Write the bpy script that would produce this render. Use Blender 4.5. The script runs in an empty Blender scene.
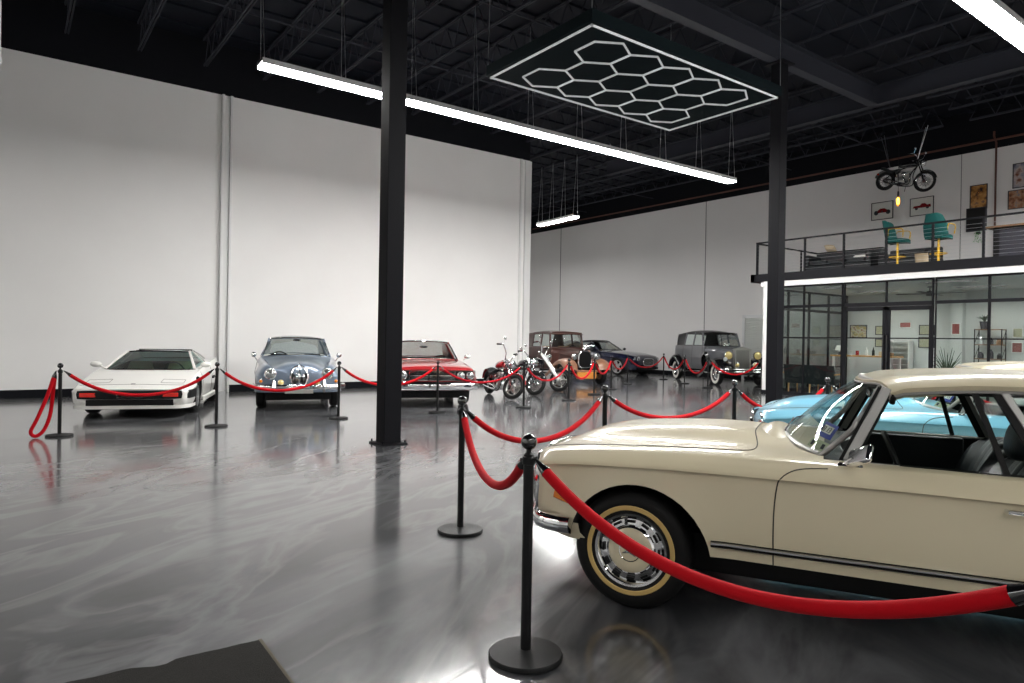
import bpy, math, random
import numpy as np
from mathutils import Vector, Matrix
from mathutils.bvhtree import BVHTree
from math import sin, cos, pi, radians, sqrt, atan2
random.seed(7)
SC = bpy.context.scene
COL = SC.collection

# ------------------------------------------------------------------ materials
def new_mat(name):
    m = bpy.data.materials.new(name); m.use_nodes = True
    nt = m.node_tree
    return m, nt, nt.nodes['Principled BSDF']

def mat(name, col, rough=.5, metal=0., coat=0., spec=.5, sheen=0., bump=0., bscale=40., var=0., vscale=6.):
    m, nt, b = new_mat(name)
    c = (col[0], col[1], col[2], 1)
    b.inputs['Base Color'].default_value = c
    b.inputs['Roughness'].default_value = rough
    b.inputs['Metallic'].default_value = metal
    b.inputs['Coat Weight'].default_value = coat
    b.inputs['Coat Roughness'].default_value = .03
    b.inputs['Specular IOR Level'].default_value = spec
    if sheen: b.inputs['Sheen Weight'].default_value = sheen
    if var or bump:
        tc = nt.nodes.new('ShaderNodeTexCoord')
    if var:
        n = nt.nodes.new('ShaderNodeTexNoise'); n.inputs['Scale'].default_value = vscale; n.inputs['Detail'].default_value = 5
        nt.links.new(tc.outputs['Object'], n.inputs['Vector'])
        r = nt.nodes.new('ShaderNodeValToRGB')
        r.color_ramp.elements[0].position = .3; r.color_ramp.elements[1].position = .7
        r.color_ramp.elements[0].color = tuple(max(0, x*(1-var)) for x in col) + (1,)
        r.color_ramp.elements[1].color = tuple(min(1, x*(1+var)) for x in col) + (1,)
        nt.links.new(n.outputs['Fac'], r.inputs['Fac']); nt.links.new(r.outputs['Color'], b.inputs['Base Color'])
    if bump:
        n2 = nt.nodes.new('ShaderNodeTexNoise'); n2.inputs['Scale'].default_value = bscale; n2.inputs['Detail'].default_value = 4
        nt.links.new(tc.outputs['Object'], n2.inputs['Vector'])
        bp = nt.nodes.new('ShaderNodeBump'); bp.inputs['Strength'].default_value = bump; bp.inputs['Distance'].default_value = .01
        nt.links.new(n2.outputs['Fac'], bp.inputs['Height']); nt.links.new(bp.outputs['Normal'], b.inputs['Normal'])
    return m

def glass(name, tint=(1, 1, 1), refl=1.0, ior=1.45):
    m = bpy.data.materials.new(name); m.use_nodes = True
    nt = m.node_tree; nt.nodes.clear()
    o = nt.nodes.new('ShaderNodeOutputMaterial'); mx = nt.nodes.new('ShaderNodeMixShader')
    t = nt.nodes.new('ShaderNodeBsdfTransparent'); g = nt.nodes.new('ShaderNodeBsdfGlossy')
    f = nt.nodes.new('ShaderNodeFresnel'); f.inputs['IOR'].default_value = ior
    k = nt.nodes.new('ShaderNodeMath'); k.operation = 'MULTIPLY'; k.inputs[1].default_value = refl
    t.inputs['Color'].default_value = tint + (1,); g.inputs['Roughness'].default_value = .02
    nt.links.new(f.outputs[0], k.inputs[0]); nt.links.new(k.outputs[0], mx.inputs[0])
    nt.links.new(t.outputs[0], mx.inputs[1]); nt.links.new(g.outputs[0], mx.inputs[2])
    nt.links.new(mx.outputs[0], o.inputs['Surface'])
    return m

def emit(name, col, s):
    m, nt, b = new_mat(name)
    b.inputs['Base Color'].default_value = (.8, .8, .8, 1)
    b.inputs['Emission Color'].default_value = col + (1,)
    b.inputs['Emission Strength'].default_value = s
    return m

M = {}
M['white_wall'] = mat('white_wall', (.80, .79, .775), .7, var=.025, vscale=.6, bump=.05, bscale=30)
M['grey_wall'] = mat('grey_wall', (.78, .77, .765), .75, var=.02, vscale=.5)
M['joint'] = mat('panel_joint', (.20, .20, .20), .8)
M['office_wall'] = mat('office_wall', (.55, .57, .56), .7)
M['white_trim'] = mat('white_trim', (.70, .70, .69), .5)
M['dark_paint'] = mat('dark_paint', (.005, .0055, .008), .7, spec=.15)
M['deck'] = mat('deck', (.007, .009, .015), .7, spec=.2)
M['steel_black'] = mat('steel_black', (.007, .007, .009), .6, spec=.15, bump=.03, bscale=90)
M['joist'] = mat('joist', (.030, .032, .042), .6, spec=.2)
M['column'] = mat('column', (.006, .006, .008), .6, spec=.12, bump=.04, bscale=60)
M['chrome'] = mat('chrome', (.86, .87, .88), .06, metal=1)
M['satin'] = mat('satin_metal', (.62, .61, .58), .28, metal=1)
M['grey_metal'] = mat('grey_metal', (.34, .335, .32), .38, metal=.6)
M['alu'] = mat('aluminium', (.70, .71, .72), .3, metal=1)
M['rubber'] = mat('rubber', (.006, .006, .006), .6, spec=.25, bump=.05, bscale=80)
M['black'] = mat('black_matte', (.004, .004, .0045), .6, spec=.25)
M['gloss_black'] = mat('gloss_black', (.006, .006, .007), .15, coat=1)
M['powder'] = mat('black_powder_coat', (.005, .0055, .006), .5, spec=.3, bump=.12, bscale=220)
M['velvet'] = mat('red_velvet', (.50, .004, .010), .8, spec=.1, sheen=.04, bump=.25, bscale=260)
M['velvet_dark'] = mat('dark_red_cord', (.36, .004, .012), .8, spec=.1, sheen=.04, bump=.5, bscale=90)
M['cream'] = mat('cream_paint', (.66, .59, .415), .32, coat=.7)
M['blue_paint'] = mat('light_blue_paint', (.20, .50, .66), .30, coat=.8)
M['seam'] = mat('seam', (.05, .045, .035), .8)
M['leather'] = mat('black_leather', (.007, .010, .012), .5, spec=.35, bump=.15, bscale=120)
M['carpet'] = mat('black_carpet', (.006, .006, .006), .95)
M['gold_wall'] = mat('gold_tyre_band', (.58, .40, .14), .6)
M['tyre_white'] = mat('white_tyre_band', (.75, .73, .68), .6)
M['amber'] = mat('amber_lens', (.75, .20, .012), .18, coat=1)
M['red_lens'] = mat('red_lens', (.75, .02, .01), .2, coat=1)
M['lamp_glass'] = mat('lamp_lens', (.42, .44, .44), .12, coat=1, metal=.75)
M['yellow_lens'] = mat('yellow_lamp_lens', (.75, .60, .25), .15, coat=1, metal=.3)
M['glass_car'] = glass('car_glass', (.93, .98, .965), .6)
M['glass_side'] = glass('car_side_glass', (.93, .98, .965), .12)
M['glass_teal'] = glass('teal_glass', (.40, .72, .68), 1.0)
M['glass_dark'] = glass('dark_glass', (.32, .45, .44), 1.0)
M['glass_office'] = glass('office_glass', (.93, .97, .955), .8)
M['blue_sticker'] = mat('blue_sticker', (.012, .03, .30), .5)
M['pale_green'] = mat('pale_green_sticker', (.40, .44, .30), .6)
M['paper'] = mat('paper', (.80, .80, .76), .7)
M['ink'] = mat('ink', (.03, .03, .04), .7)
M['mat_coir'] = mat('door_mat_pile', (.011, .0095, .007), .95, bump=1.0, bscale=260, var=.7, vscale=160)
M['mat_edge'] = mat('door_mat_edge', (.085, .072, .05), .85)
M['brass'] = mat('brass', (.62, .40, .06), .3, metal=.75)
M['gold_paint'] = mat('yellow_gold_metal', (.70, .43, .03), .35, metal=.35)
M['teal'] = mat('teal_upholstery', (.005, .075, .070), .7, spec=.2, bump=.2, bscale=120)
M['beige'] = mat('beige_fabric', (.55, .44, .30), .85, bump=.2, bscale=90)
M['wood'] = mat('light_wood', (.50, .27, .09), .5, var=.25, vscale=14)
M['wood_brown'] = mat('brown_wood', (.22, .12, .06), .5, var=.25, vscale=14)
M['green'] = mat('leaf_green', (.05, .30, .03), .6)
M['dark_leaf'] = mat('dark_leaf', (.035, .06, .03), .7)
M['shutter'] = mat('roller_shutter', (.60, .62, .60), .5)
M['copper'] = mat('copper_pipe', (.11, .038, .024), .6)
M['panel_dark'] = mat('panel_dark', (.005, .010, .012), .8, spec=.08)
M['tube_white'] = emit('tube_white', (1, 1, 1), .18)
M['tube_white'].node_tree.nodes['Principled BSDF'].inputs['Base Color'].default_value = (.75, .77, .78, 1)
M['strip'] = emit('strip_diffuser', (1, .985, .96), 125)
M['strip_far'] = emit('strip_diffuser_far', (1, .985, .96), 60)
M['fill_panel'] = emit('office_fill', (1, .97, .92), 19)
M['fill_dim'] = emit('fill_diffuser_dim', (1, .985, .96), 42)
M['fill_bay'] = emit('fill_diffuser_bay', (1, .985, .96), 55)
M['glass_clear'] = glass('clear_picture_glass', (1, 1, 1), .5)
M['filament'] = emit('filament', (1, .42, .06), 25)
M['bulb_glass'] = glass('bulb_glass', (1, .75, .40), .8)

def floor_material():
    m, nt, b = new_mat('metallic_epoxy_floor')
    N, L = nt.nodes, nt.links
    tc = N.new('ShaderNodeTexCoord')
    mp = N.new('ShaderNodeMapping'); mp.inputs['Scale'].default_value = (1, 1, 1)
    mp.inputs['Rotation'].default_value = (0, 0, radians(-33))
    L.new(tc.outputs['Object'], mp.inputs['Vector'])
    sc = N.new('ShaderNodeMapping'); sc.inputs['Scale'].default_value = (.55, 1.5, 1)
    L.new(mp.outputs[0], sc.inputs['Vector'])
    n1 = N.new('ShaderNodeTexNoise'); n1.inputs['Scale'].default_value = .9; n1.inputs['Detail'].default_value = 7; n1.inputs['Distortion'].default_value = 1.1; n1.inputs['Roughness'].default_value = .55
    L.new(sc.outputs[0], n1.inputs['Vector'])
    r1 = N.new('ShaderNodeValToRGB')
    e = r1.color_ramp.elements
    e[0].position = .28; e[0].color = (.015, .016, .019, 1)
    e[1].position = .76; e[1].color = (.19, .192, .20, 1)
    k = e.new(.52); k.color = (.062, .064, .069, 1)
    L.new(n1.outputs['Fac'], r1.inputs['Fac'])
    # thin bright veins
    n2 = N.new('ShaderNodeTexNoise'); n2.inputs['Scale'].default_value = 1.0; n2.inputs['Detail'].default_value = 4; n2.inputs['Distortion'].default_value = 1.6
    L.new(sc.outputs[0], n2.inputs['Vector'])
    r2 = N.new('ShaderNodeValToRGB')
    e = r2.color_ramp.elements
    e[0].position = .44; e[0].color = (0, 0, 0, 1); e[1].position = .60; e[1].color = (0, 0, 0, 1)
    k = e.new(.508); k.color = (.35, .35, .35, 1)
    L.new(n2.outputs['Fac'], r2.inputs['Fac'])
    mx = N.new('ShaderNodeMix'); mx.data_type = 'RGBA'; mx.blend_type = 'MIX'
    L.new(r2.outputs['Color'], mx.inputs[0]); L.new(r1.outputs['Color'], mx.inputs[6]); mx.inputs[7].default_value = (.24, .242, .25, 1)
    L.new(mx.outputs[2], b.inputs['Base Color'])
    rr = N.new('ShaderNodeMapRange'); rr.inputs[1].default_value = .3; rr.inputs[2].default_value = .7; rr.inputs[3].default_value = .28; rr.inputs[4].default_value = .45
    L.new(n1.outputs['Fac'], rr.inputs[0]); L.new(rr.outputs[0], b.inputs['Roughness'])
    b.inputs['Specular IOR Level'].default_value = .12
    b.inputs['Coat Weight'].default_value = 1; b.inputs['Coat Roughness'].default_value = .12; b.inputs['Coat IOR'].default_value = 1.8
    bp = N.new('ShaderNodeBump'); bp.inputs['Strength'].default_value = .06; bp.inputs['Distance'].default_value = .05
    L.new(n1.outputs['Fac'], bp.inputs['Height']); L.new(bp.outputs['Normal'], b.inputs['Normal']); L.new(bp.outputs['Normal'], b.inputs['Coat Normal'])
    return m
M['floor'] = floor_material()

def picture_material(name, cols, scale=3., seed=0.):
    m, nt, b = new_mat(name)
    tc = nt.nodes.new('ShaderNodeTexCoord'); mp = nt.nodes.new('ShaderNodeMapping'); mp.inputs['Location'].default_value = (seed, seed*2.3, seed*.7)
    n = nt.nodes.new('ShaderNodeTexNoise'); n.inputs['Scale'].default_value = scale; n.inputs['Detail'].default_value = 3
    r = nt.nodes.new('ShaderNodeValToRGB'); r.color_ramp.interpolation = 'LINEAR'
    els = r.color_ramp.elements
    while len(els) < len(cols): els.new(.5)
    for i, c in enumerate(cols):
        els[i].position = .3 + .4*i/(len(cols)-1); els[i].color = c + (1,)
    nt.links.new(tc.outputs['Object'], mp.inputs[0]); nt.links.new(mp.outputs[0], n.inputs['Vector'])
    nt.links.new(n.outputs['Fac'], r.inputs['Fac']); nt.links.new(r.outputs['Color'], b.inputs['Base Color'])
    b.inputs['Roughness'].default_value = .25
    return m

# ------------------------------------------------------------------ mesh builder
class MB:
    def __init__(s): s.v = []; s.f = []; s.m = []; s.sm = []
    def add(s, vs, fs, mi=0, smooth=True):
        o = len(s.v)
        s.v += [tuple(float(c) for c in p) for p in vs]
        for f in fs: s.f.append(tuple(i+o for i in f)); s.m.append(mi); s.sm.append(smooth)
        return s
    def mesh_in(s, me):
        o = len(s.v)
        s.v += [tuple(v.co) for v in me.vertices]
        for p in me.polygons: s.f.append(tuple(i+o for i in p.vertices)); s.m.append(p.material_index); s.sm.append(True)
        return s
    def box(s, x0, x1, y0, y1, z0, z1, mi=0):
        vs = [(x, y, z) for z in (z0, z1) for y in (y0, y1) for x in (x0, x1)]
        return s.add(vs, [(0, 2, 3, 1), (4, 5, 7, 6), (0, 1, 5, 4), (2, 6, 7, 3), (0, 4, 6, 2), (1, 3, 7, 5)], mi, False)
    def bar(s, a, b, w, h, up=(0, 0, 1), mi=0):
        a, b, up = Vector(a), Vector(b), Vector(up)
        d = (b-a).normalized(); r = d.cross(up)
        if r.length < 1e-6: r = d.cross(Vector((1, 0, 0)))
        r.normalize(); u = r.cross(d)
        vs = []
        for p in (a, b):
            for i, j in ((-1, -1), (1, -1), (1, 1), (-1, 1)): vs.append(p + r*(i*w/2) + u*(j*h/2))
        return s.add(vs, [(0, 1, 2, 3), (7, 6, 5, 4), (0, 4, 5, 1), (1, 5, 6, 2), (2, 6, 7, 3), (3, 7, 4, 0)], mi, False)
    def tube(s, pts, r, n=8, closed=False, mi=0, flat=1.0):
        P = [Vector(p) for p in pts]; k = len(P)
        R = list(r) if hasattr(r, '__len__') else [r]*k
        T = []
        for i in range(k):
            if closed: t = P[(i+1) % k]-P[i-1]
            else: t = P[min(i+1, k-1)]-P[max(i-1, 0)]
            T.append(t.normalized() if t.length > 1e-9 else Vector((0, 0, 1)))
        nrm = T[0].orthogonal().normalized()
        if abs(T[0].z) < .9: nrm = (Vector((0, 0, 1)) - T[0]*T[0].z).normalized()
        vs = []
        for i in range(k):
            nrm = (nrm - T[i]*nrm.dot(T[i]))
            nrm = nrm.normalized() if nrm.length > 1e-6 else T[i].orthogonal().normalized()
            bi = T[i].cross(nrm)
            for j in range(n):
                a = 2*pi*j/n
                vs.append(P[i] + nrm*(cos(a)*R[i]) + bi*(sin(a)*R[i]*flat))
        fs = []
        for i in range(k if closed else k-1):
            i2 = (i+1) % k
            for j in range(n):
                j2 = (j+1) % n
                fs.append((i*n+j, i2*n+j, i2*n+j2, i*n+j2))
        if not closed:
            fs.append(tuple(range(n))); fs.append(tuple((k-1)*n + j for j in reversed(range(n))))
        return s.add(vs, fs, mi, True)
    def lathe(s, prof, n=24, c=(0, 0, 0), axis='z', mi=0, arc=2*pi, sx=1.):
        vs = []; c = Vector(c)
        k = len(prof)
        for r, h in prof:
            r = max(r, 1e-5)
            for j in range(n):
                a = arc*j/n
                x, y = r*cos(a)*sx, r*sin(a)
                if axis == 'z': p = Vector((x, y, h))
                elif axis == 'y': p = Vector((x, h, -y))
                else: p = Vector((h, x, y))
                vs.append(c+p)
        fs = []
        for i in range(k-1):
            for j in range(n):
                j2 = (j+1) % n
                fs.append((i*n+j, i*n+j2, (i+1)*n+j2, (i+1)*n+j))
        return s.add(vs, fs, mi, True)
    def cyl(s, a, b, r, n=12, mi=0, r2=None):
        return s.tube([a, b], [r, r if r2 is None else r2], n, False, mi)
    def grid(s, P, cu=False, cv=False, mi=0, flip=False):
        nu, nv = len(P), len(P[0])
        vs = [p for row in P for p in row]; fs = []
        for i in range(nu if cu else nu-1):
            for j in range(nv if cv else nv-1):
                a, b, c, d = i*nv+j, i*nv+(j+1) % nv, ((i+1) % nu)*nv+(j+1) % nv, ((i+1) % nu)*nv+j
                fs.append((a, d, c, b) if flip else (a, b, c, d))
        return s.add(vs, fs, mi, True)
    def shell(s, P, off, mi=0):
        """solid sheet: grid P and its copy moved by off (vector or function of the point)"""
        nu, nv = len(P), len(P[0])
        Q = [[tuple(np.array(p)+np.array(off(p) if callable(off) else off)) for p in row] for row in P]
        vs = [p for row in P for p in row] + [p for row in Q for p in row]
        o = nu*nv; fs = []
        for i in range(nu-1):
            for j in range(nv-1):
                a, b, c, d = i*nv+j, i*nv+j+1, (i+1)*nv+j+1, (i+1)*nv+j
                fs += [(a, b, c, d), (o+d, o+c, o+b, o+a)]
        for i in range(nu-1):
            for j in (0, nv-1):
                a, d = i*nv+j, (i+1)*nv+j
                fs.append((a, d, o+d, o+a) if j == 0 else (d, a, o+a, o+d))
        for j in range(nv-1):
            for i in (0, nu-1):
                a, b = i*nv+j, i*nv+j+1
                fs.append((b, a, o+a, o+b) if i == 0 else (a, b, o+b, o+a))
        return s.add(vs, fs, mi, True)
    def prism(s, poly, d0, d1, axis='y', mi=0):
        k = len(poly); vs = []
        for d in (d0, d1):
            for a, b in poly:
                vs.append({'y': (a, d, b), 'x': (d, a, b), 'z': (a, b, d)}[axis])
        fs = [tuple(range(k)), tuple(reversed(range(k, 2*k)))]
        for i in range(k):
            j = (i+1) % k; fs.append((i, k+i, k+j, j))
        return s.add(vs, fs, mi, False)
    def ball(s, c, r, n=16, m=10, mi=0):
        rx, ry, rz = (r, r, r) if not hasattr(r, '__len__') else r
        P = []
        for i in range(m+1):
            t = pi*i/m; row = []
            for j in range(n):
                a = 2*pi*j/n
                row.append((c[0]+rx*sin(t)*cos(a), c[1]+ry*sin(t)*sin(a), c[2]-rz*cos(t)))
            P.append(row)
        return s.grid(P, cv=True, mi=mi)
    def xf(s, mtx):
        s.v = [tuple(mtx @ Vector(p)) for p in s.v]; return s
    def build(s, name, mats, parent=None, sharp=38, bevel=0., fix=True, label=None):
        me = bpy.data.meshes.new(name)
        me.from_pydata(s.v, [], s.f)
        for m_ in (mats if isinstance(mats, (list, tuple)) else [mats]): me.materials.append(M[m_] if isinstance(m_, str) else m_)
        me.polygons.foreach_set('material_index', s.m)
        me.polygons.foreach_set('use_smooth', s.sm)
        me.validate(); me.update()
        if fix: fix_normals(me)
        me.set_sharp_from_angle(angle=radians(sharp))
        o = bpy.data.objects.new(name, me); COL.objects.link(o)
        if parent is not None: o.parent = parent
        if bevel:
            b = o.modifiers.new('edge', 'BEVEL'); b.width = bevel; b.segments = 2; b.limit_method = 'ANGLE'; b.angle_limit = radians(40)
        if label: o['label'] = label
        return o

import bmesh
def fix_normals(me):
    bm = bmesh.new(); bm.from_mesh(me)
    bmesh.ops.recalc_face_normals(bm, faces=bm.faces[:])
    bm.to_mesh(me); bm.free()

def thing(name, label, cat, loc=(0, 0, 0), rz=0., group=None):
    o = bpy.data.objects.new(name, None); COL.objects.link(o)
    o.empty_display_size = .2
    o.location = loc; o.rotation_euler = (0, 0, rz)
    return tag(o, label, cat, group)
def tag(o, label, cat, group=None):
    o['label'] = label; o['category'] = cat
    if group: o['group'] = group
    return o
def struct(o):
    o['kind'] = 'structure'; return o
def copy_tree(o, parent=None):
    c = o.copy(); COL.objects.link(c)
    if parent is not None: c.parent = parent
    for ch in list(o.children): copy_tree(ch, c)
    return c

def pchip(xs, ys, x):
    xs = np.asarray(xs, float); ys = np.asarray(ys, float); x = np.asarray(x, float)
    if xs[0] > xs[-1]: xs, ys = xs[::-1], ys[::-1]
    h = np.diff(xs); d = np.diff(ys)/h; n = len(xs); m = np.zeros(n)
    m[0], m[-1] = d[0], d[-1]
    for i in range(1, n-1):
        if d[i-1]*d[i] > 0:
            w1, w2 = 2*h[i]+h[i-1], h[i]+2*h[i-1]
            m[i] = (w1+w2)/(w1/d[i-1]+w2/d[i])
    i = np.clip(np.searchsorted(xs, x)-1, 0, n-2)
    t = np.clip((x-xs[i])/h[i], 0, 1)
    return (ys[i]*(1+2*t)*(1-t)**2 + m[i]*h[i]*t*(1-t)**2 + ys[i+1]*t*t*(3-2*t) + m[i+1]*h[i]*t*t*(t-1))

def spline(pts, n):
    """smooth curve through points (Catmull-Rom), n samples per span"""
    P = [np.array(p, float) for p in pts]
    P = [2*P[0]-P[1]] + P + [2*P[-1]-P[-2]]
    out = []
    for i in range(1, len(P)-2):
        for k in range(n):
            t = k/n
            a, b, c, d = P[i-1], P[i], P[i+1], P[i+2]
            out.append(.5*((2*b)+(c-a)*t+(2*a-5*b+4*c-d)*t*t+(3*b-a-3*c+d)*t**3))
    out.append(P[-2])
    return out

def section(pts, sharp, sub):
    out = []; idx = sorted(set([0, len(pts)-1] + list(sharp)))
    for a, b in zip(idx[:-1], idx[1:]):
        seg = pts[a:b+1]
        s = spline(seg, sub) if len(seg) > 2 else [np.array(seg[0])*(1-k/sub)+np.array(seg[1])*k/sub for k in range(sub+1)]
        out += list(s[:-1])
    out.append(np.array(pts[-1], float))
    return out

def loft_body(xk, K, sharp=(1, 2, 5, 6), n=70, sub=3, xs=None):
    """closed solid. K: per key point (list of y, list of z) along the knots xk, from the bottom centre round to the top centre"""
    if xs is None:
        lo, hi = min(xk), max(xk)
        u = np.linspace(0, 1, n)
        u = u - .35*np.sin(2*pi*u)/(2*pi)
        xs = hi+(lo-hi)*u
    Y = [pchip(xk, k[0], xs) for k in K]; Z = [pchip(xk, k[1], xs) for k in K]
    P = []
    for i, x in enumerate(xs):
        half = section([(Y[j][i], Z[j][i]) for j in range(len(K))], sharp, sub)
        ring = [(x, p[0], p[1]) for p in half] + [(x, -p[0], p[1]) for p in half[-2:0:-1]]
        P.append(ring)
    b = MB(); b.grid(P, cv=True)
    nv = len(P[0])
    for row, i0 in ((P[0], 0), (P[-1], (len(P)-1)*nv)):
        c = len(b.v); b.v.append(tuple(np.mean(np.array(row), axis=0)))
        for j in range(nv):
            b.f.append((i0+j, i0+(j+1) % nv, c)); b.m.append(0); b.sm.append(True)
    return b

def std_keys(d):
    """12 section key points from a few side and plan curves"""
    g = lambda k, dv=None: np.array(d[k], float) if k in d else np.full(len(d['x']), dv)
    W, zb, zk, yt, zt, zc = g('W'), g('zb'), g('zk'), g('yt'), g('zt'), g('zc')
    t = np.minimum(d.get('tuck', .045), W*.3); led = np.minimum(d.get('ledge', .012), W*.08)
    v = g('valley', 0.)
    hb = d.get('bulge', .10)
    return [(W*0, zb), ((W-t)*.86, zb), (W-t, zb+.02), (W-.30*t, zb+.38*(zk-zb)), (W-.12*t, zb+.80*(zk-zb)), (W, zk),
            (W-led, zk+led*d.get('ledz', 1.)), (yt+.50*(W-yt), zk+d.get('shape', .72)*(zt-zk)), (yt, zt),
            (yt*.84, zt+.22*(zc-zt)-v), (yt*.42, zc-hb*np.abs(zc-zt)-.004), (W*0, zc)]

def boolean(o, cutters):
    n0 = len(o.data.polygons); skin = BVHTree.FromPolygons([v.co.copy() for v in o.data.vertices], [tuple(p.vertices) for p in o.data.polygons])
    for c in cutters:
        for solver in ('MANIFOLD', 'EXACT', 'SELF'):
            m_ = o.modifiers.new('cut', 'BOOLEAN'); m_.operation = 'DIFFERENCE'; m_.object = c
            m_.solver = 'EXACT' if solver == 'SELF' else solver
            if solver == 'SELF': m_.use_self = True
            dg = bpy.context.evaluated_depsgraph_get(); dg.update()
            me = bpy.data.meshes.new_from_object(o.evaluated_get(dg))
            o.modifiers.clear()
            if len(me.polygons) > n0*.4 and len(me.polygons) != len(o.data.polygons): break
            print('boolean retry', solver, len(me.polygons), n0)
        nm = o.data.name; o.data = me; me.name = nm
    for c in cutters: bpy.data.objects.remove(c)
    me = o.data
    for p in me.polygons:                     # cut faces become dark lining
        p.use_smooth = True
        h = skin.find_nearest(p.center)
        p.material_index = 1 if h[3] is not None and (h[3] > .004 or abs(h[1].normalized().dot(p.normal)) < .5) else 0
    me.set_sharp_from_angle(angle=radians(32))
    return o

def cutter_cyl(x, y0, y1, z, r, sx=1.0):
    v = MB()
    n = 48; vs = []
    for y in (y0, y1):
        for j in range(n):
            a = 2*pi*j/n; vs.append((x+r*sx*cos(a), y, z+r*sin(a)))
    fs = [(j, (j+1) % n, n+(j+1) % n, n+j) for j in range(n)] + [tuple(reversed(range(n))), tuple(range(n, 2*n))]
    v.add(vs, fs, 1); return v.build('cutter', ['black', 'carpet'])
def cutter_box(*a):
    return MB().box(*a, 1).build('cutter', ['black', 'carpet'])
def cutter_prism(poly, d0, d1, axis='y'):
    return MB().prism(poly, d0, d1, axis, 1).build('cutter', ['black', 'carpet'])

def split_faces(o, name, mats, planes, test, parent, label=None):
    """cut mesh along planes and move the faces passing test into a part of their own"""
    bm = bmesh.new(); bm.from_mesh(o.data)
    for co, no in planes:
        bmesh.ops.bisect_plane(bm, geom=bm.verts[:]+bm.edges[:]+bm.faces[:], plane_co=co, plane_no=no, dist=1e-5)
    bm.faces.index_update(); bm.normal_update()
    sel = [f for f in bm.faces if test(f.calc_center_median(), f.normal, f)]
    if not sel: bm.free(); return None
    b2 = bm.copy(); b2.faces.ensure_lookup_table(); b2.faces.index_update()
    idx = set(f.index for f in sel)
    bmesh.ops.delete(b2, geom=[f for f in b2.faces if f.index not in idx], context='FACES')
    bmesh.ops.delete(bm, geom=sel, context='FACES')
    bm.to_mesh(o.data); bm.free(); o.data.set_sharp_from_angle(angle=radians(32))
    me = bpy.data.meshes.new(name); b2.to_mesh(me); b2.free()
    for m_ in o.data.materials: me.materials.append(m_)
    me.set_sharp_from_angle(angle=radians(32))
    p = bpy.data.objects.new(name, me); COL.objects.link(p); p.parent = parent
    if label: p['label'] = label
    return p

def bvh_of(o): return BVHTree.FromObject(o, bpy.context.evaluated_depsgraph_get())
def project(bv, pts, d, far=3.):
    """drop points onto a surface along direction d"""
    out = []; d = Vector(d).normalized()
    for p in pts:
        h = bv.ray_cast(Vector(p)-d*far, d)
        out.append(tuple(h[0]) if h[0] is not None else None)
    return [p for p in out if p is not None]
def dense(pts, n=8):
    out = []
    for a, b in zip(pts[:-1], pts[1:]):
        for k in range(n): out.append(tuple(np.array(a)+(np.array(b)-np.array(a))*k/n))
    out.append(pts[-1]); return out
# ------------------------------------------------------------------ camera
H = 1.43
YAW, PITCH, ROLL = radians(36.56), radians(-.1424), radians(.9632)
def cam_basis():
    F = Vector((sin(YAW)*cos(PITCH), cos(YAW)*cos(PITCH), sin(PITCH)))
    R = Vector((cos(YAW), -sin(YAW), 0)); U = R.cross(F)
    return cos(ROLL)*R + sin(ROLL)*U, -sin(ROLL)*R + cos(ROLL)*U, F
R_, U_, F_ = cam_basis()
cam = bpy.data.cameras.new('camera'); cam.sensor_width = 36; cam.lens = 683/1024*36; cam.clip_end = 200; cam.clip_start = .05
co = bpy.data.objects.new('camera', cam); COL.objects.link(co)
co.matrix_world = Matrix(((R_.x, U_.x, -F_.x, 0), (R_.y, U_.y, -F_.y, 0), (R_.z, U_.z, -F_.z, H), (0, 0, 0, 1)))
SC.camera = co
SC.view_settings.view_transform = 'Standard'; SC.view_settings.look = 'None'
SC.view_settings.gamma = 1; SC.view_settings.use_curve_mapping = False
SC.view_settings.exposure = 0.0
w = bpy.data.worlds.new('world'); SC.world = w; w.use_nodes = True
w.node_tree.nodes['Background'].inputs[0].default_value = (.02, .022, .026, 1)
w.node_tree.nodes['Background'].inputs[1].default_value = .3

# ------------------------------------------------------------------ setting
X0, X1, Y0, Y1 = -9., 23.9, -9., 32.
WT, CT = 7.45, 8.72            # top of white paint, underside of deck
YL, XL = 18.16, 14.10          # long white wall and its free end
struct(MB().box(X0-.3, X1+.3, Y0-.3, Y1+.3, -.3, 0).build('floor', 'floor'))
b = MB(); b.box(X0-.3, X1+.3, Y0-.3, Y1+.3, CT, CT+.25)
x = X0
while x < X1:                      # ribs of the steel deck, running across the joists
    x += .6
for k in range(int((Y1-Y0)/.9)):
    y = Y0+.45+k*.9; b.box(X0, X1, y-.09, y+.09, CT-.05, CT+.01)
struct(b.build('ceiling', 'deck'))

def wall(name, x0, x1, y0, y1, m, top=True):
    b = MB(); b.box(x0, x1, y0, y1, 0, WT, 0); b.box(x0, x1, y0, y1, WT, CT, 1)
    return struct(b.build(name, [m, 'dark_paint']))
wall('wall_left', X0, XL, YL, YL+.30, 'white_wall')
wall('wall_right', X1, X1+.3, Y0-.3, Y1+.3, 'grey_wall')
wall('wall_far', XL-.3, X1, Y1, Y1+.3, 'white_wall')
wall('wall_inner', XL-.3, XL, YL+.30, Y1, 'white_wall')
wall('wall_back', X0-.3, X1+.3, Y0-.3, Y0, 'white_wall')
wall('wall_side', X0-.3, X0, Y0, YL+.3, 'white_wall')
struct(MB().box(X0, XL-.45, YL-.022, YL, 0, .17).build('baseboard_left', 'dark_paint'))
struct(MB().box(X1-.022, X1, 11.85, Y1, 0, .17).build('baseboard_right', 'dark_paint'))
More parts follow.
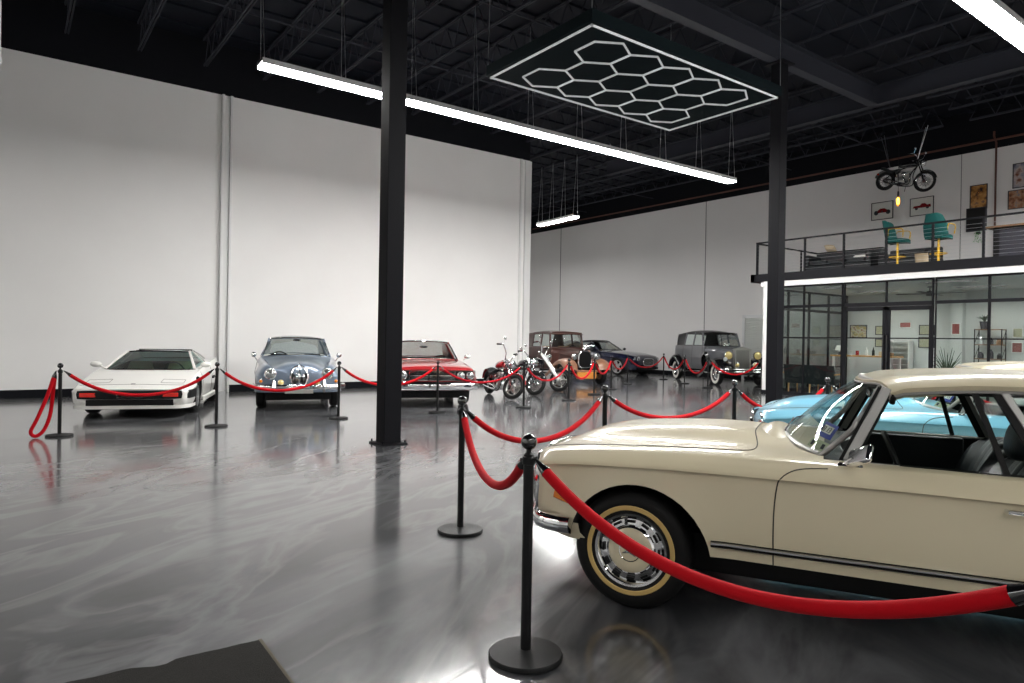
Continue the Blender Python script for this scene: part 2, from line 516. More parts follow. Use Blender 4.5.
# pilaster on the long wall, post at its free end
b = MB(); b.box(4.27, 4.33, YL-.14, YL, 0, WT-.02); b.box(4.33, 4.47, YL-.07, YL, 0, WT-.12); b.box(4.47, 4.53, YL-.14, YL, 0, WT-.02)
struct(b.build('trim_1', 'white_trim', bevel=.008))
b = MB(); b.box(XL-.42, XL-.34, YL-.05, YL, 0, WT); b.box(XL-.22, XL+.03, YL-.07, YL+.33, 0, WT-.03)
struct(b.build('trim_2', 'white_trim', bevel=.008))
# joints between the tilt-up wall panels and the pipe runs on the right wall
for i, (y, wd) in enumerate(((27.96, .045), (18.5, .03), (8.83, .016))):
    struct(MB().box(X1-.012, X1+.01, y-wd/2, y+wd/2, .17 if i < 2 else 3.5, WT).build('trim_%d' % (3+i), 'joint'))
tag(MB().tube([(X1-.07, 7.885, 3.46), (X1-.07, 7.885, 7.6), (X1-.25, 7.885, 7.75), (X1-.25, 7.885, 7.9)], .028, 8).build('pipe', 'copper'),
    'copper coloured upright conduit on the wall above the loft', 'pipe')
tag(MB().tube([(X1-.35, Y0+1, 7.62), (X1-.35, 30, 7.62)], .032, 8).build('sprinkler_pipe', 'copper'),
    'brown sprinkler pipe running along the top of the right wall', 'pipe')

# columns on base plates
def column(x, y, w, label):
    b = MB()
    b.box(x-w/2, x+w/2, y-w/2, y+w/2, .02, 7.42)
    b.box(x-w/2-.07, x+w/2+.07, y-w/2-.07, y+w/2+.07, 0, .022)
    for i in (-1, 1):
        for j in (-1, 1): b.cyl((x+i*(w/2+.04), y+j*(w/2+.04), .02), (x+i*(w/2+.04), y+j*(w/2+.04), .06), .014, 6)
    b.box(x-w/2-.10, x+w/2+.10, y-w/2-.10, y+w/2+.10, 7.40, 7.43)
    o = struct(b.build('column', 'column', bevel=.006)); o['label'] = label
    return o
CW = .25
column(4.175, 8.40, CW, 'black square steel column on the open floor')
column(13.24, 8.40, CW, 'black square steel column behind the light blue car')
column(-4.9, 8.40, CW, 'black square steel column outside the view')

# roof steel: girders and open web joists
def girder(x0, y0, x1, y1, z0, z1, name='beam'):
    b = MB(); d = Vector((x1-x0, y1-y0, 0)).normalized(); n = Vector((-d.y, d.x, 0))
    a, c = Vector((x0, y0, 0)), Vector((x1, y1, 0))
    for z, h in ((z0+.012, .024), (z1-.012, .024)):
        b.bar(a+Vector((0, 0, z)), c+Vector((0, 0, z)), .22, h)
    b.bar(a+Vector((0, 0, (z0+z1)/2)), c+Vector((0, 0, (z0+z1)/2)), .016, z1-z0-.02)
    return struct(b.build(name, 'joist'))
girder(X0, 8.4, 17.3, 8.4, 7.43, 7.93)
girder(17.42, Y0, 17.42, 17.9, 7.43, 7.93)
girder(X0, -1.2, X1, -1.2, 7.43, 7.93)
def joist(x, y0, y1):
    b = MB(); zb, zt = 8.0, 8.66
    for dx in (-.028, .028):
        b.bar((x+dx, y0, zb), (x+dx, y1, zb), .030, .045); b.bar((x+dx, y0-.15, zt), (x+dx, y1+.1, zt), .035, .05)
    n = int((y1-y0)/.62)
    for k in range(n):
        a = y0+(y1-y0)*k/n; c = y0+(y1-y0)*(k+1)/n; m_ = (a+c)/2
        b.bar((x, a, zb), (x, m_, zt), .018, .018, (1, 0, 0)); b.bar((x, m_, zt), (x, c, zb), .018, .018, (1, 0, 0))
    o = struct(b.build('roof_joist', 'joist')); return o
JX = [1.0+1.42*k for k in range(-6, 17)]
for x in JX:
    if x < X0+.4 or x > X1-.4: continue
    joist(x, 8.75, 17.95 if x < XL+.1 else Y1-.25)
    joist(x, -.9, 8.05)
b = MB()
for y in (11.2, 14.6, 2.5, 5.4, 21.5, 26.): b.bar((X0 if y < YL else XL, y, 8.06), (X1, y, 8.06), .03, .03)
struct(b.build('roof_bridging', 'joist'))

# ------------------------------------------------------------------ strip lights
def strip_light(x0, y0, x1, y1, z, label, wires, m='strip'):
    t = thing('strip_light', label, 'light', ((x0+x1)/2, (y0+y1)/2, z), 0, 'linear ceiling lights')
    d = Vector((x1-x0, y1-y0, 0)); L = d.length; d.normalize(); n = Vector((-d.y, d.x, 0))
    a, c = -d*L/2, d*L/2
    MB().bar(a+Vector((0, 0, .065)), c+Vector((0, 0, .065)), .27, .05).build('housing', 'steel_black', t)
    b = MB()
    for s_ in (1, -1): b.bar(a+n*(s_*.138)+Vector((0, 0, .045)), c+n*(s_*.138)+Vector((0, 0, .045)), .010, .09)
    b.build('side_rail', 'white_trim', t)
    MB().bar(a+d*.01+Vector((0, 0, -.004)), c-d*.01+Vector((0, 0, -.004)), .262, .036).build('diffuser', m, t)
    for k in range(int(wires)):
        s_ = -L/2 + .04 + (L-.08)*k/(wires-1)
        p = d*s_
        o = MB()
        o.tube([p+n*.10+Vector((0, 0, .09)), p+d*-.05+Vector((0, 0, 8.0-z))], .006, 5)
        o.tube([p-n*.10+Vector((0, 0, .09)), p+d*-.05+Vector((0, 0, 8.0-z))], .006, 5)
        o.build('hanging_wire', 'alu', t)
    return t
strip_light(3.25, 11.35, 15.75, 11.35, 5.8, 'long strip light over the row of cars, running past the black column', 10)
strip_light(5.6, 3.50, 19.6, 3.50, 5.8, 'strip light at the top right corner above the cream coupe', 10)
strip_light(21.3, 4.7, 21.3, -6., 5.8, 'added fill strip light above the loft beyond the right edge of the view', 8, 'fill_bay')  # added out of view to brighten the loft wall
strip_light(16.1, 18.05, 16.27, 20.3, 5.8, 'short distant strip light beyond the end of the white wall', 4, 'strip_far')
strip_light(-4.5, -4.3, 15.9, -4.3, 5.8, 'added fill strip light behind the camera', 12, 'fill_dim')  # unseen lamp, added as dim fill for the near floor and car sides
strip_light(-6.5, 2.5, -6.5, 14.5, 5.8, 'added fill strip light beyond the left edge of the view', 8, 'fill_dim')  # another unseen lamp, added as dim fill from the left
strip_light(14.6, 26.5, 20.2, 26.5, 5.8, 'added fill strip light deep in the rear bay, hidden behind the white wall', 5, 'fill_bay')  # added out of sight to brighten the rear bay walls
strip_light(14.6, 21.2, 15.9, 21.2, 5.8, 'short added fill strip light in the rear bay, hidden behind the white wall', 3, 'fill_bay')  # second hidden lamp added to lift the rear bay

t = thing('air_duct', 'white round duct hanging down at the very top left edge', 'duct', (-.295, 10.0, 4.46))
MB().lathe([(0, .02), (.20, .02), (.20, 0), (.21, 0), (.21, 4.2595)], 28).build('pipe', 'white_trim', t)
MB().lathe([(.21, .10), (.225, .11), (.225, .15), (.21, .16)], 28).build('collar', 'alu', t)
# ------------------------------------------------------------------ hexagon light panel
def hex_panel():
    zc = 5.8
    xa, xb, ya, yb = 6.46, 10.93, 6.98, 9.42
    t = thing('hexagon_light_panel', 'dark suspended ceiling panel with a grid of white hexagon light tubes', 'light', ((xa+xb)/2, (ya+yb)/2, zc))
    lx, ly = (xb-xa)/2, (yb-ya)/2
    MB().box(-lx-.06, lx+.06, -ly-.06, ly+.06, .03, .20).build('panel_board', 'panel_dark', t, bevel=.006)
    r = .018
    b = MB()
    cs = [(-lx, -ly, 0), (lx, -ly, 0), (lx, ly, 0), (-lx, ly, 0)]
    for i in range(4): b.tube([cs[i], cs[(i+1) % 4]], r, 8)
    b.build('frame_tube', 'tube_white', t)
    a = .43; w = sqrt(3)*a
    rows = []
    for row, n in ((-1, 5), (0, 4), (1, 5)):
        for k in range(n): rows.append((( k-(n-1)/2)*w+.02, row*1.5*a))
    seen = set()
    for cx, cy in rows:
        V = [(cx+a*sin(pi/3*i), cy+a*cos(pi/3*i), 0) for i in range(6)]
        b = MB(); any_ = False
        for i in range(6):
            p, q = V[i], V[(i+1) % 6]
            key = (round((p[0]+q[0])/2, 2), round((p[1]+q[1])/2, 2))
            if key in seen: continue
            seen.add(key); b.tube([p, q], r*.92, 8); any_ = True
        b.build('hexagon_tube', 'tube_white', t)
    b = MB()
    for c_ in cs: b.ball(c_, .024, 8, 6)
    b.build('corner_joint', 'alu', t)
    for i, j in ((-1, -1), (1, -1), (1, 1), (-1, 1)):
        MB().tube([(i*(lx+.04), j*(ly+.04), .20), (i*(lx+.02), j*(ly+.02), 8.0-zc)], .007, 6).build('hanging_wire', 'alu', t)
hex_panel()

# ------------------------------------------------------------------ loft (mezzanine) and glazed office
XF = 17.80
b = MB(); b.box(XF, X1, Y0, 12.05, 3.25, 3.46); struct(b.build('mezzanine_slab', 'steel_black'))
b = MB(); b.box(XF-.04, XF+.10, Y0, 12.10, 3.245, 3.475); b.box(XF-.04, X1, 11.96, 12.10, 3.245, 3.475)
struct(b.build('mezzanine_edge_beam', 'steel_black', bevel=.004))
b = MB(); b.box(XF-.02, XF+.12, Y0, 11.66, 3.095, 3.25); b.box(XF, X1, 11.62, 11.78, 3.095, 3.25)
struct(b.build('trim_6', 'white_trim'))
LX, LY = (19.3, 21.3), (10.2, 7.4, 4.6, 1.8)      # openings for fill lamps added to brighten the office
b = MB(); xs_ = [XF+.12]+[q for x in LX for q in (x-.3, x+.3)]+[X1]
for i in range(len(xs_)-1):
    if i % 2 == 0: b.box(xs_[i], xs_[i+1], Y0, 11.62, 3.10, 3.25)
    else:
        ys_ = [11.62]+[q for y in LY for q in (y+.6, y-.6)]+[Y0]
        for k in range(0, len(ys_)-1, 2): b.box(xs_[i], xs_[i+1], ys_[k+1], ys_[k], 3.10, 3.25)
struct(b.build('office_ceiling', 'office_wall'))
b = MB(); b.box(XF-.05, XF+.20, 11.54, 11.66, .10, 3.25, 0); b.box(XF-.06, XF+.21, 11.53, 11.67, 0, .10, 1)
struct(b.build('trim_7', ['white_trim', 'dark_paint']))
# office linings
XO = 22.70
struct(MB().box(XO, XO+.12, Y0, 11.80, 0, 3.1).build('wall_office', 'office_wall'))
struct(MB().box(XO-.25, XO, 8.20, 8.52, 0, 3.1).build('wall_office_pier', 'office_wall'))

# glazed front: one thing per bay
ZT = 3.095
def glazing(name, label, y0, y1, rails, door=False, cat='window', end=True):
    t = thing(name, label, cat, (XF+.06, (y0+y1)/2, 0))
    h = (y1-y0)/2; fw = .018 if not door else .06
    b = MB()
    b.box(-.03, .03, -h, -h+fw, 0, ZT); b.box(-.03, .03, h-fw, h, 0, ZT)
    b.box(-.03, .03, -h, h, 0, .10); b.box(-.03, .03, -h, h, ZT-.045, ZT)
    for z, k in rails: b.box(-.028, .028, -h, h, z-k/2, z+k/2)
    b.build('frame', 'steel_black', t)
    MB().box(-.004, .004, -h+.01, h-.01, .08, ZT-.03).build('glass_pane', 'glass_office', t)
    return t
RL = [(2.50, .075), (1.63, .028)]
glazing('window', 'glazed office bay beside the white post', 10.45, 11.62, RL)
glazing('window', 'glazed office bay left of the office doors, in front of the black bench', 9.36, 10.45, RL)
def leaf(y0, y1, hinge, label):
    t = thing('glass_door', label, 'door', (XF+.06, (y0+y1)/2, 0), 0, None)
    h = (y1-y0)/2
    b = MB()
    for s_ in (-1, 1): b.box(-.03, .03, s_*h-.085*(s_ > 0), s_*h+.085*(s_ < 0), .01, 2.43)
    b.box(-.03, .03, -h, h, .01, .12); b.box(-.03, .03, -h, h, 2.33, 2.43); b.box(-.02, .02, -h, h, 1.616, 1.644)
    b.build('door_frame', 'steel_black', t)
    MB().box(-.004, .004, -h+.05, h-.05, .1, 2.38).build('glass_pane', 'glass_office', t)
    s_ = -hinge
    b = MB()
    for xx in (-.075, .075):
        b.tube([(xx*.4, s_*(h-.04), .75), (xx, s_*(h-.04), .78), (xx, s_*(h-.04), 1.70), (xx*.4, s_*(h-.04), 1.73)], .018, 8)
    b.build('pull_handle', 'gloss_black', t)
    return t
leaf(8.23, 9.33, 1, 'glass office door leaf nearer the black bench')
leaf(7.14, 8.22, -1, 'glass office door leaf nearer the shelf rack')
b = MB(); h = 1.09
t = thing('transom_window', 'fixed glazing above the pair of office doors', 'window', (XF+.06, 8.235, 0))
b.box(-.035, .035, -h, h, 2.44, 2.54); b.box(-.03, .03, -h, h, ZT-.045, ZT); b.box(-.03, .03, -.018, .018, 2.5, ZT)
for k, s_ in enumerate((-1, 1)): struct(MB().box(XF+.025, XF+.095, 8.235+s_*h-.015*(1+s_), 8.235+s_*h+.015*(1-s_), 0, ZT+.10).build('trim_%d' % (8+k), 'steel_black'))
b.build('frame', 'steel_black', t); MB().box(-.004, .004, -h, h, 2.5, ZT-.03).build('glass_pane', 'glass_office', t)
yy = 7.10
for k, lab in enumerate(('glazed office bay right of the office doors, in front of the dry plant', 'glazed office bay at the right edge, in front of the rack and the notices', 'glazed office bay next past the one with the notices, out of view', 'second glazed office bay past the one with the notices', 'third glazed office bay past the one with the notices', 'glazed office bay farthest from the white post')):
    glazing('window', lab, yy-1.12*(k+1)+.01, yy-1.12*k, RL)
# glazed side facing the parked saloon
t = thing('window', 'glazed side of the office seen at a slant beside the white post', 'window', (20.33, 11.72, 0))
b = MB(); h = 2.34
for k in range(5):
    xx = -h+.02 + (2*h-.04)*k/4; b.box(xx-.02, xx+.02, -.03, .03, 0, ZT)
for z, k in RL + [(.05, .1), (ZT-.03, .06), (.72, .03)]: b.box(-h, h, -.028, .028, z-k/2, z+k/2)
b.build('frame', 'steel_black', t); MB().box(-h, h, -.004, .004, .08, ZT-.03).build('glass_pane', 'glass_office', t)

# roller shutter in the right wall
t = thing('roller_shutter_door', 'pale roller shutter door in the right wall behind the vintage saloon', 'door', (X1-.0, 14.65, 0))
P = []
for k in range(61):
    z = .02+2.44*k/60; P.append([(-.05-.018*abs(sin(k*pi/2)), -1.80, z), (-.05-.018*abs(sin(k*pi/2)), 1.80, z)])
MB().shell(P, (.02, 0, 0)).build('curtain', 'shutter', t, sharp=20)
b = MB()
for s_ in (-1, 1): b.box(-.09, 0, s_*1.86-.06, s_*1.86+.06, 0, 2.55)
b.box(-.09, 0, -1.92, 1.92, 2.46, 2.58); b.build('guide_frame', 'alu', t)
MB().box(-.10, -.02, -1.8, 1.8, .02, .12).build('bottom_bar', 'steel_black', t)

# railing of the loft
def railing():
    t = thing('railing', 'black cable railing along the front of the loft', 'railing', (XF+.05, 0, 3.46))
    ys = [11.95, 10.45, 9.35, 8.26, 7.18, 6.12, 5.05, 3.95, 2.85, 1.75, .65]
    for y in ys:
        MB().box(-.022, .022, y-.025, y+.025, -.01, .93).build('post', 'steel_black', t)
    MB().box(-.028, .028, ys[-1], ys[0]+.03, .925, .965).build('top_rail', 'steel_black', t)
    b = MB()
    for k in range(9): b.tube([(0, ys[-1], .09+k*.09), (0, ys[0], .09+k*.09)], .004, 5)
    b.build('cables', 'alu', t)
    t2 = thing('railing', 'black cable railing along the open end of the loft above the roller shutter', 'railing', (XF+.1, 12.0, 3.46))
    L = X1-XF-.15
    for k in range(6): MB().box(.05+k*(L-.1)/5-.022, .05+k*(L-.1)/5+.022, -.022, .022, -.01, .93).build('post', 'steel_black', t2)
    MB().box(.03, L, -.025, .025, .925, .965).build('top_rail', 'steel_black', t2)
    b = MB()
    for k in range(9): b.tube([(.05, 0, .09+k*.09), (L-.05, 0, .09+k*.09)], .004, 5)
    b.build('cables', 'alu', t2)
railing()

# door mat in the foreground
t = thing('door_mat', 'dark brown coir door mat lying at the bottom edge of the floor', 'mat', (.985, 3.262, 0), radians(-1.5))
P = []
for i in range(41):
    row = []
    for j in range(33):
        u, v = i/40, j/32
        x = -1.75*u; y = -1.2*v
        x += 0; y += (.018*sin(u*21)+.012*sin(u*47)) * (v < .04) * (u > .2)
        row.append((x-.02, y-.02, .012+.0025*random.random()))
    P.append(row)
MB().shell(P, lambda p: (0, 0, -p[2]+.002)).build('pile', 'mat_coir', t, sharp=80)
b = MB(); b.box(-.02, -.004, -1.22, -.01, .0, .011); b.build('edge_strip', 'mat_edge', t)
# ------------------------------------------------------------------ rope barriers
def make_stanchion():
    t = thing('stanchion', 'black stanchion', 'stanchion')
    MB().lathe([(0, 0), (.162, 0), (.167, .004), (.167, .020), (.163, .026), (.10, .033), (.04, .040), (.03, .041), (0, .041)], 40).build('base', 'powder', t)
    MB().lathe([(.0235, .035), (.0235, .878)], 20).build('pole', 'powder', t)
    b = MB()
    b.lathe([(.0235, .870), (.029, .872), (.029, .905), (.0235, .908), (.0235, .915), (.012, .925), (.012, .938), (.018, .944)], 20)
    for k in range(4):
        a = k*pi/2
        b.tube([(.026*cos(a), .026*sin(a), .896), (.044*cos(a), .044*sin(a), .900), (.044*cos(a), .044*sin(a), .888)], .004, 6)
    b.build('rope_collar', 'powder', t)
    MB().ball((0, 0, .972), .037, 20, 14).build('ball_finial', 'gloss_black', t)
    return t
PROTO = make_stanchion()
first = [True]
def stanchion(x, y, label):
    t = PROTO if first[0] else copy_tree(PROTO)
    first[0] = False
    t.location = (x, y, 0); t.rotation_euler = (0, 0, random.uniform(-.3, .3))
    tag(t, label, 'stanchion', 'rope barrier posts')
    return t
ATT = .90
def rope(a, b_, label, low=None, r=.024, m='velvet', loop=None, k=3.2):
    """rope hanging between two posts; low: height of its lowest point"""
    a, b_ = Vector((a[0], a[1], ATT)), Vector((b_[0], b_[1], ATT))
    d = (b_-a); L = d.length; d.normalize()
    a2, b2 = a+d*.045, b_-d*.045
    if low is None: low = .60
    sag = ATT-low
    pts = []
    n = 36
    for i in range(n+1):
        s_ = i/n
        z = ATT - sag*(cosh_(k/2)-cosh_(k*(s_-.5)))/(cosh_(k/2)-1)
        p = a2+(b2-a2)*s_; pts.append(Vector((p.x, p.y, z)))
    if loop: pts = loop
    # ferrules take the first 9 cm of either end
    org = pts[0].copy(); loc = [p-org for p in pts]
    acc = 0; i0 = 1
    body = [p for p in loc]
    cut = .095
    def split(seq):
        acc = 0; head = [seq[0]]
        for i in range(len(seq)-1):
            l = (seq[i+1]-seq[i]).length
            if acc+l >= cut:
                q = seq[i]+(seq[i+1]-seq[i])*((cut-acc)/l); return head+[q], [q]+seq[i+1:]
            acc += l; head.append(seq[i+1])
        return head, []
    h1, body = split(body); h2, body = split(body[::-1]); body = body[::-1]
    o = MB().tube(body, r, 12).build('velvet_rope', m); o.location = org
    tag(o, label, 'rope', 'barrier ropes')
    for h in (h1, h2):
        rr = [.006]+[r*.55]*0+[max(.008, r*min(1.06, .35+.9*i/max(1, len(h)-1))) for i in range(1, len(h))]
        MB().tube(h, rr, 10).build('rope_end', 'gloss_black', o)
    return o
def cosh_(x): return (math.exp(x)+math.exp(-x))/2
ST = {}
def post(key, x, y, label): ST[key] = (x, y); stanchion(x, y, label)
post('A', 1.90, 2.42, 'black stanchion nearest the camera, in front of the cream coupe')
post('A1', 1.90, .45, 'black stanchion holding the near rope beyond the right edge of the view')
post('B', 2.725, 4.28, 'black stanchion second nearest the camera, left of the cream coupe nose')
post('C', 4.70, 4.80, 'black stanchion seen behind the middle of the cream bonnet')
post('D', 6.83, 4.84, 'black stanchion just left of the light blue car nose')
post('D2', 8.70, 4.74, 'black stanchion between the light blue car and the black bench')
post('D3', 9.82, 3.67, 'black stanchion seen through the cream coupe windows behind the light blue car')
post('E', .61, 11.22, 'leftmost stanchion beside the white wedge sports car, with a spare rope hanging off it')
post('F', 2.65, 11.26, 'black stanchion between the white wedge car and the silver blue saloon')
post('G', 4.69, 11.38, 'black stanchion in front of the right wing of the silver blue saloon')
post('H', 6.68, 11.38, 'black stanchion standing in front of the grille of the red coupe')
post('I', 8.81, 11.43, 'black stanchion in front of the first chopper motorcycle')
post('J', 10.79, 12.25, 'black stanchion in front of the third motorcycle')
post('K', 12.65, 13.34, 'black stanchion in front of the brown vintage sedan radiator')
post('L', 14.50, 14.56, 'black stanchion right of the brown vintage sedan')
post('L2', 16.90, 16.20, 'black stanchion in front of the dark blue car door')
post('M', 20.36, 17.63, 'farthest stanchion, between the dark blue car and the grey black saloon')
post('N', 19.09, 15.58, 'black stanchion at the rear wing of the grey black vintage saloon')
post('O', 18.02, 13.77, 'black stanchion beside the front whitewall wheel of the grey black saloon')
post('Q', 19.0, 12.50, 'black stanchion in front of the grey black saloon by the white post')
rope(ST['A'], ST['A1'], 'nearest red velvet rope sweeping in front of the cream coupe', .625, k=1.2)
rope(ST['A'], ST['B'], 'red velvet rope between the two nearest stanchions', .60)
rope(ST['B'], ST['C'], 'red velvet rope in front of the nose of the cream coupe', .575)
rope(ST['C'], ST['D'], 'red velvet rope hanging behind the cream bonnet', .625)
rope(ST['D'], ST['D2'], 'red velvet rope passing behind the nose of the light blue car', .60)
rope(ST['D2'], ST['D3'], 'red velvet rope behind the light blue bonnet, seen through the coupe windows', .62)
rope(ST['D3'], (11.4, 2.3), 'red rope farthest right, seen through the light blue car windscreen', .62)
post('D4', 11.4, 2.3, 'black stanchion hidden behind the light blue car roof')
rope(ST['E'], ST['F'], 'red rope across the front of the white wedge sports car', .53)
rope(ST['F'], ST['G'], 'red rope across the front of the silver blue saloon', .53)
rope(ST['G'], ST['H'], 'red rope passing behind the black column', .56)
rope(ST['H'], ST['I'], 'twisted red rope in front of the first chopper', .56, .020, 'velvet_dark')
rope(ST['I'], ST['J'], 'twisted red rope in front of the second and third motorcycles', .53, .022, 'velvet_dark')
rope(ST['J'], ST['K'], 'red rope in front of the brown sedan radiator', .48, .026)
rope(ST['K'], ST['L'], 'red rope at the brown sedan right wing', .52, .026)
rope(ST['L'], ST['L2'], 'red rope in front of the dark blue car rear door', .56)
rope(ST['L2'], ST['M'], 'red rope across the front of the dark blue car', .52)
rope(ST['M'], ST['N'], 'red rope at the tail of the grey black vintage saloon', .45, .026)
rope(ST['N'], ST['O'], 'red rope along the flank of the grey black vintage saloon', .42, .026)
rope(ST['O'], ST['Q'], 'red rope in front of the radiator of the grey black saloon', .45, .026)
e = Vector((ST['E'][0]-.05, ST['E'][1]-.03, .90))
lp = [tuple(e), (e.x-.03, e.y, .80), (e.x-.10, e.y-.02, .55), (e.x-.21, e.y-.03, .25), (e.x-.275, e.y-.03, .09), (e.x-.22, e.y-.03, .027), (e.x-.13, e.y-.01, .10), (e.x-.06, e.y+.02, .30), (e.x-.03, e.y+.03, .60), (e.x-.012, e.y+.03, .80), (e.x-.005, e.y+.02, .89)]
rope(ST['E'], ST['F'], 'spare red rope hooked at both ends on the leftmost stanchion, looping to the floor', loop=[Vector(p) for p in spline(lp, 5)])

# ------------------------------------------------------------------ road wheels
def wheel(parent, pos, R, width, rim_r, style, side, steer=0., band=None):
    """tyre mesh with rim, cap and band below it; lathed about y, outer face towards +y on the left side"""
    w = width/2; s = rim_r
    prof = [(s*.97, -w*.75), (s*1.04, -w*.88), (s+(R-s)*.45, -w), (R-.035, -w*.95), (R-.008, -w*.72), (R, -w*.5), (R, w*.5), (R-.008, w*.72), (R-.035, w*.95), (s+(R-s)*.45, w), (s*1.04, w*.88), (s*.97, w*.75), (s*.97, -w*.75)]
    b = MB(); b.lathe(prof, 48, axis='y')
    for y in (-w*.28, 0, w*.28):   # tread grooves read as dark rings
        b.lathe([(R+.001, y-.004), (R+.0015, y), (R+.001, y+.004)], 48, axis='y')
    t = b.build('wheel', 'rubber', parent, sharp=50, label='black tyre')
    t.location = pos; t.rotation_euler = (0, 0, (0 if side > 0 else pi)+steer)
    if band:
        r0, r1, bm = band
        MB().lathe([(r0, w*.985), (r0+.004, w*1.02), (r1-.004, w*1.02), (r1, w*.985)], 48, axis='y').build('tyre_band', bm, t)
    if style == 'merc':
        b = MB()
        b.lathe([(s*.99, w*.70), (s*1.03, w*.86), (s*1.0, w*.95), (s*.93, w*.93), (s*.88, w*.80), (s*.84, w*.70), (s*.68, w*.74), (s*.62, w*.90), (s*.60, w*.92)], 48, axis='y', mi=0)
        for k in range(12):
            a = 2*pi*k/12
            for j in (0, 1):
                pass
            c, q = cos(a), sin(a)
            r = s*.78
            b.bar((r*c-.021*q, w*.735, r*q+.021*c), (r*c+.021*q, w*.735, r*q-.021*c), .022, .012, (c, 0, q), mi=1)
        b.build('wheel_trim', ['chrome', 'black'], t)
        b = MB(); b.lathe([(s*.61, w*.80), (s*.61, w*.93), (s*.57, w*1.0), (s*.40, w*1.06), (0, w*1.08)], 48, axis='y')
        cap = b.build('hub_cap', 'cream' if parent.get('paint') is None else parent['paint'], t)
        b = MB(); b.lathe([(s*.275, w*1.075), (s*.285, w*1.095), (s*.30, w*1.075)], 40, axis='y')
        for k in range(3):
            a = pi/2+2*pi*k/3+.15
            b.prism([(.012*cos(a+pi/2), .012*sin(a+pi/2)), (s*.25*cos(a), s*.25*sin(a)), (.012*cos(a-pi/2), .012*sin(a-pi/2))], w*1.075, w*1.095, 'y')
        b.build('star_emblem', 'chrome', cap)
    elif style == 'steel':        # chrome cap on a plain wheel
        MB().lathe([(s*.98, w*.5), (s*1.02, w*.86), (s*.95, w*.9), (s*.85, w*.6), (s*.62, w*.55), (s*.6, w*.8), (s*.45, w*.98), (0, w*1.02)], 36, axis='y').build('hub_cap', 'chrome', t)
    elif style == 'alloy':
        b = MB(); b.lathe([(s*.98, -w*.5), (s*1.02, w*.86), (s*.93, w*.86), (s*.9, w*.3), (s*.9, -w*.3)], 36, axis='y')
        for k in range(5):
            a = 2*pi*k/5
            b.bar((.03*cos(a), w*.62, .03*sin(a)), (s*.95*cos(a), w*.72, s*.95*sin(a)), .085*s/.24, .03, (0, 1, 0))
        b.lathe([(.07, w*.3), (.07, w*.72), (.05, w*.78), (0, w*.78)], 20, axis='y')
        b.build('alloy_rim', 'alu', t)
        MB().lathe([(s*.9, -w*.35), (0, -w*.35)], 30, axis='y').build('brake_disc', 'black', t)
    elif style == 'dark':
        MB().lathe([(s*.98, w*.5), (s*1.02, w*.86), (s*.9, w*.86), (s*.8, w*.45), (s*.35, w*.5), (s*.3, w*.75), (0, w*.8)], 30, axis='y').build('hub_cap', 'satin', t)
    elif style == 'wire':
        b = MB(); b.lathe([(s*.98, -w*.7), (s*1.02, w*.8), (s*.94, w*.8), (s*.92, -w*.6)], 36, axis='y')
        for k in range(28):
            a = 2*pi*k/28; o = .35*(1 if k % 2 else -1)
            b.tube([(.045*cos(a+o), w*(.85 if k % 2 else -.2), .045*sin(a+o)), (s*.95*cos(a), w*.2, s*.95*sin(a))], .004, 4)
        b.lathe([(.05, -w*.3), (.05, w*.9), (.03, w*1.05), (0, w*1.05)], 16, axis='y')
        b.build('wire_spokes', 'chrome', t)
    elif style == 'wood':         # thick spokes of an early car
        b = MB(); b.lathe([(s*.98, -w*.7), (s*1.03, w*.8), (s*.88, w*.8), (s*.86, -w*.6)], 36, axis='y')
        for k in range(12):
            a = 2*pi*k/12
            b.tube([(.05*cos(a), w*.25, .05*sin(a)), (s*.9*cos(a), w*.1, s*.9*sin(a))], .018, 6)
        b.lathe([(.07, -w*.3), (.07, w*.5), (.05, w*.9), (0, w*.95)], 16, axis='y')
        b.build('spoked_rim', 'wood_brown', t)
    return t

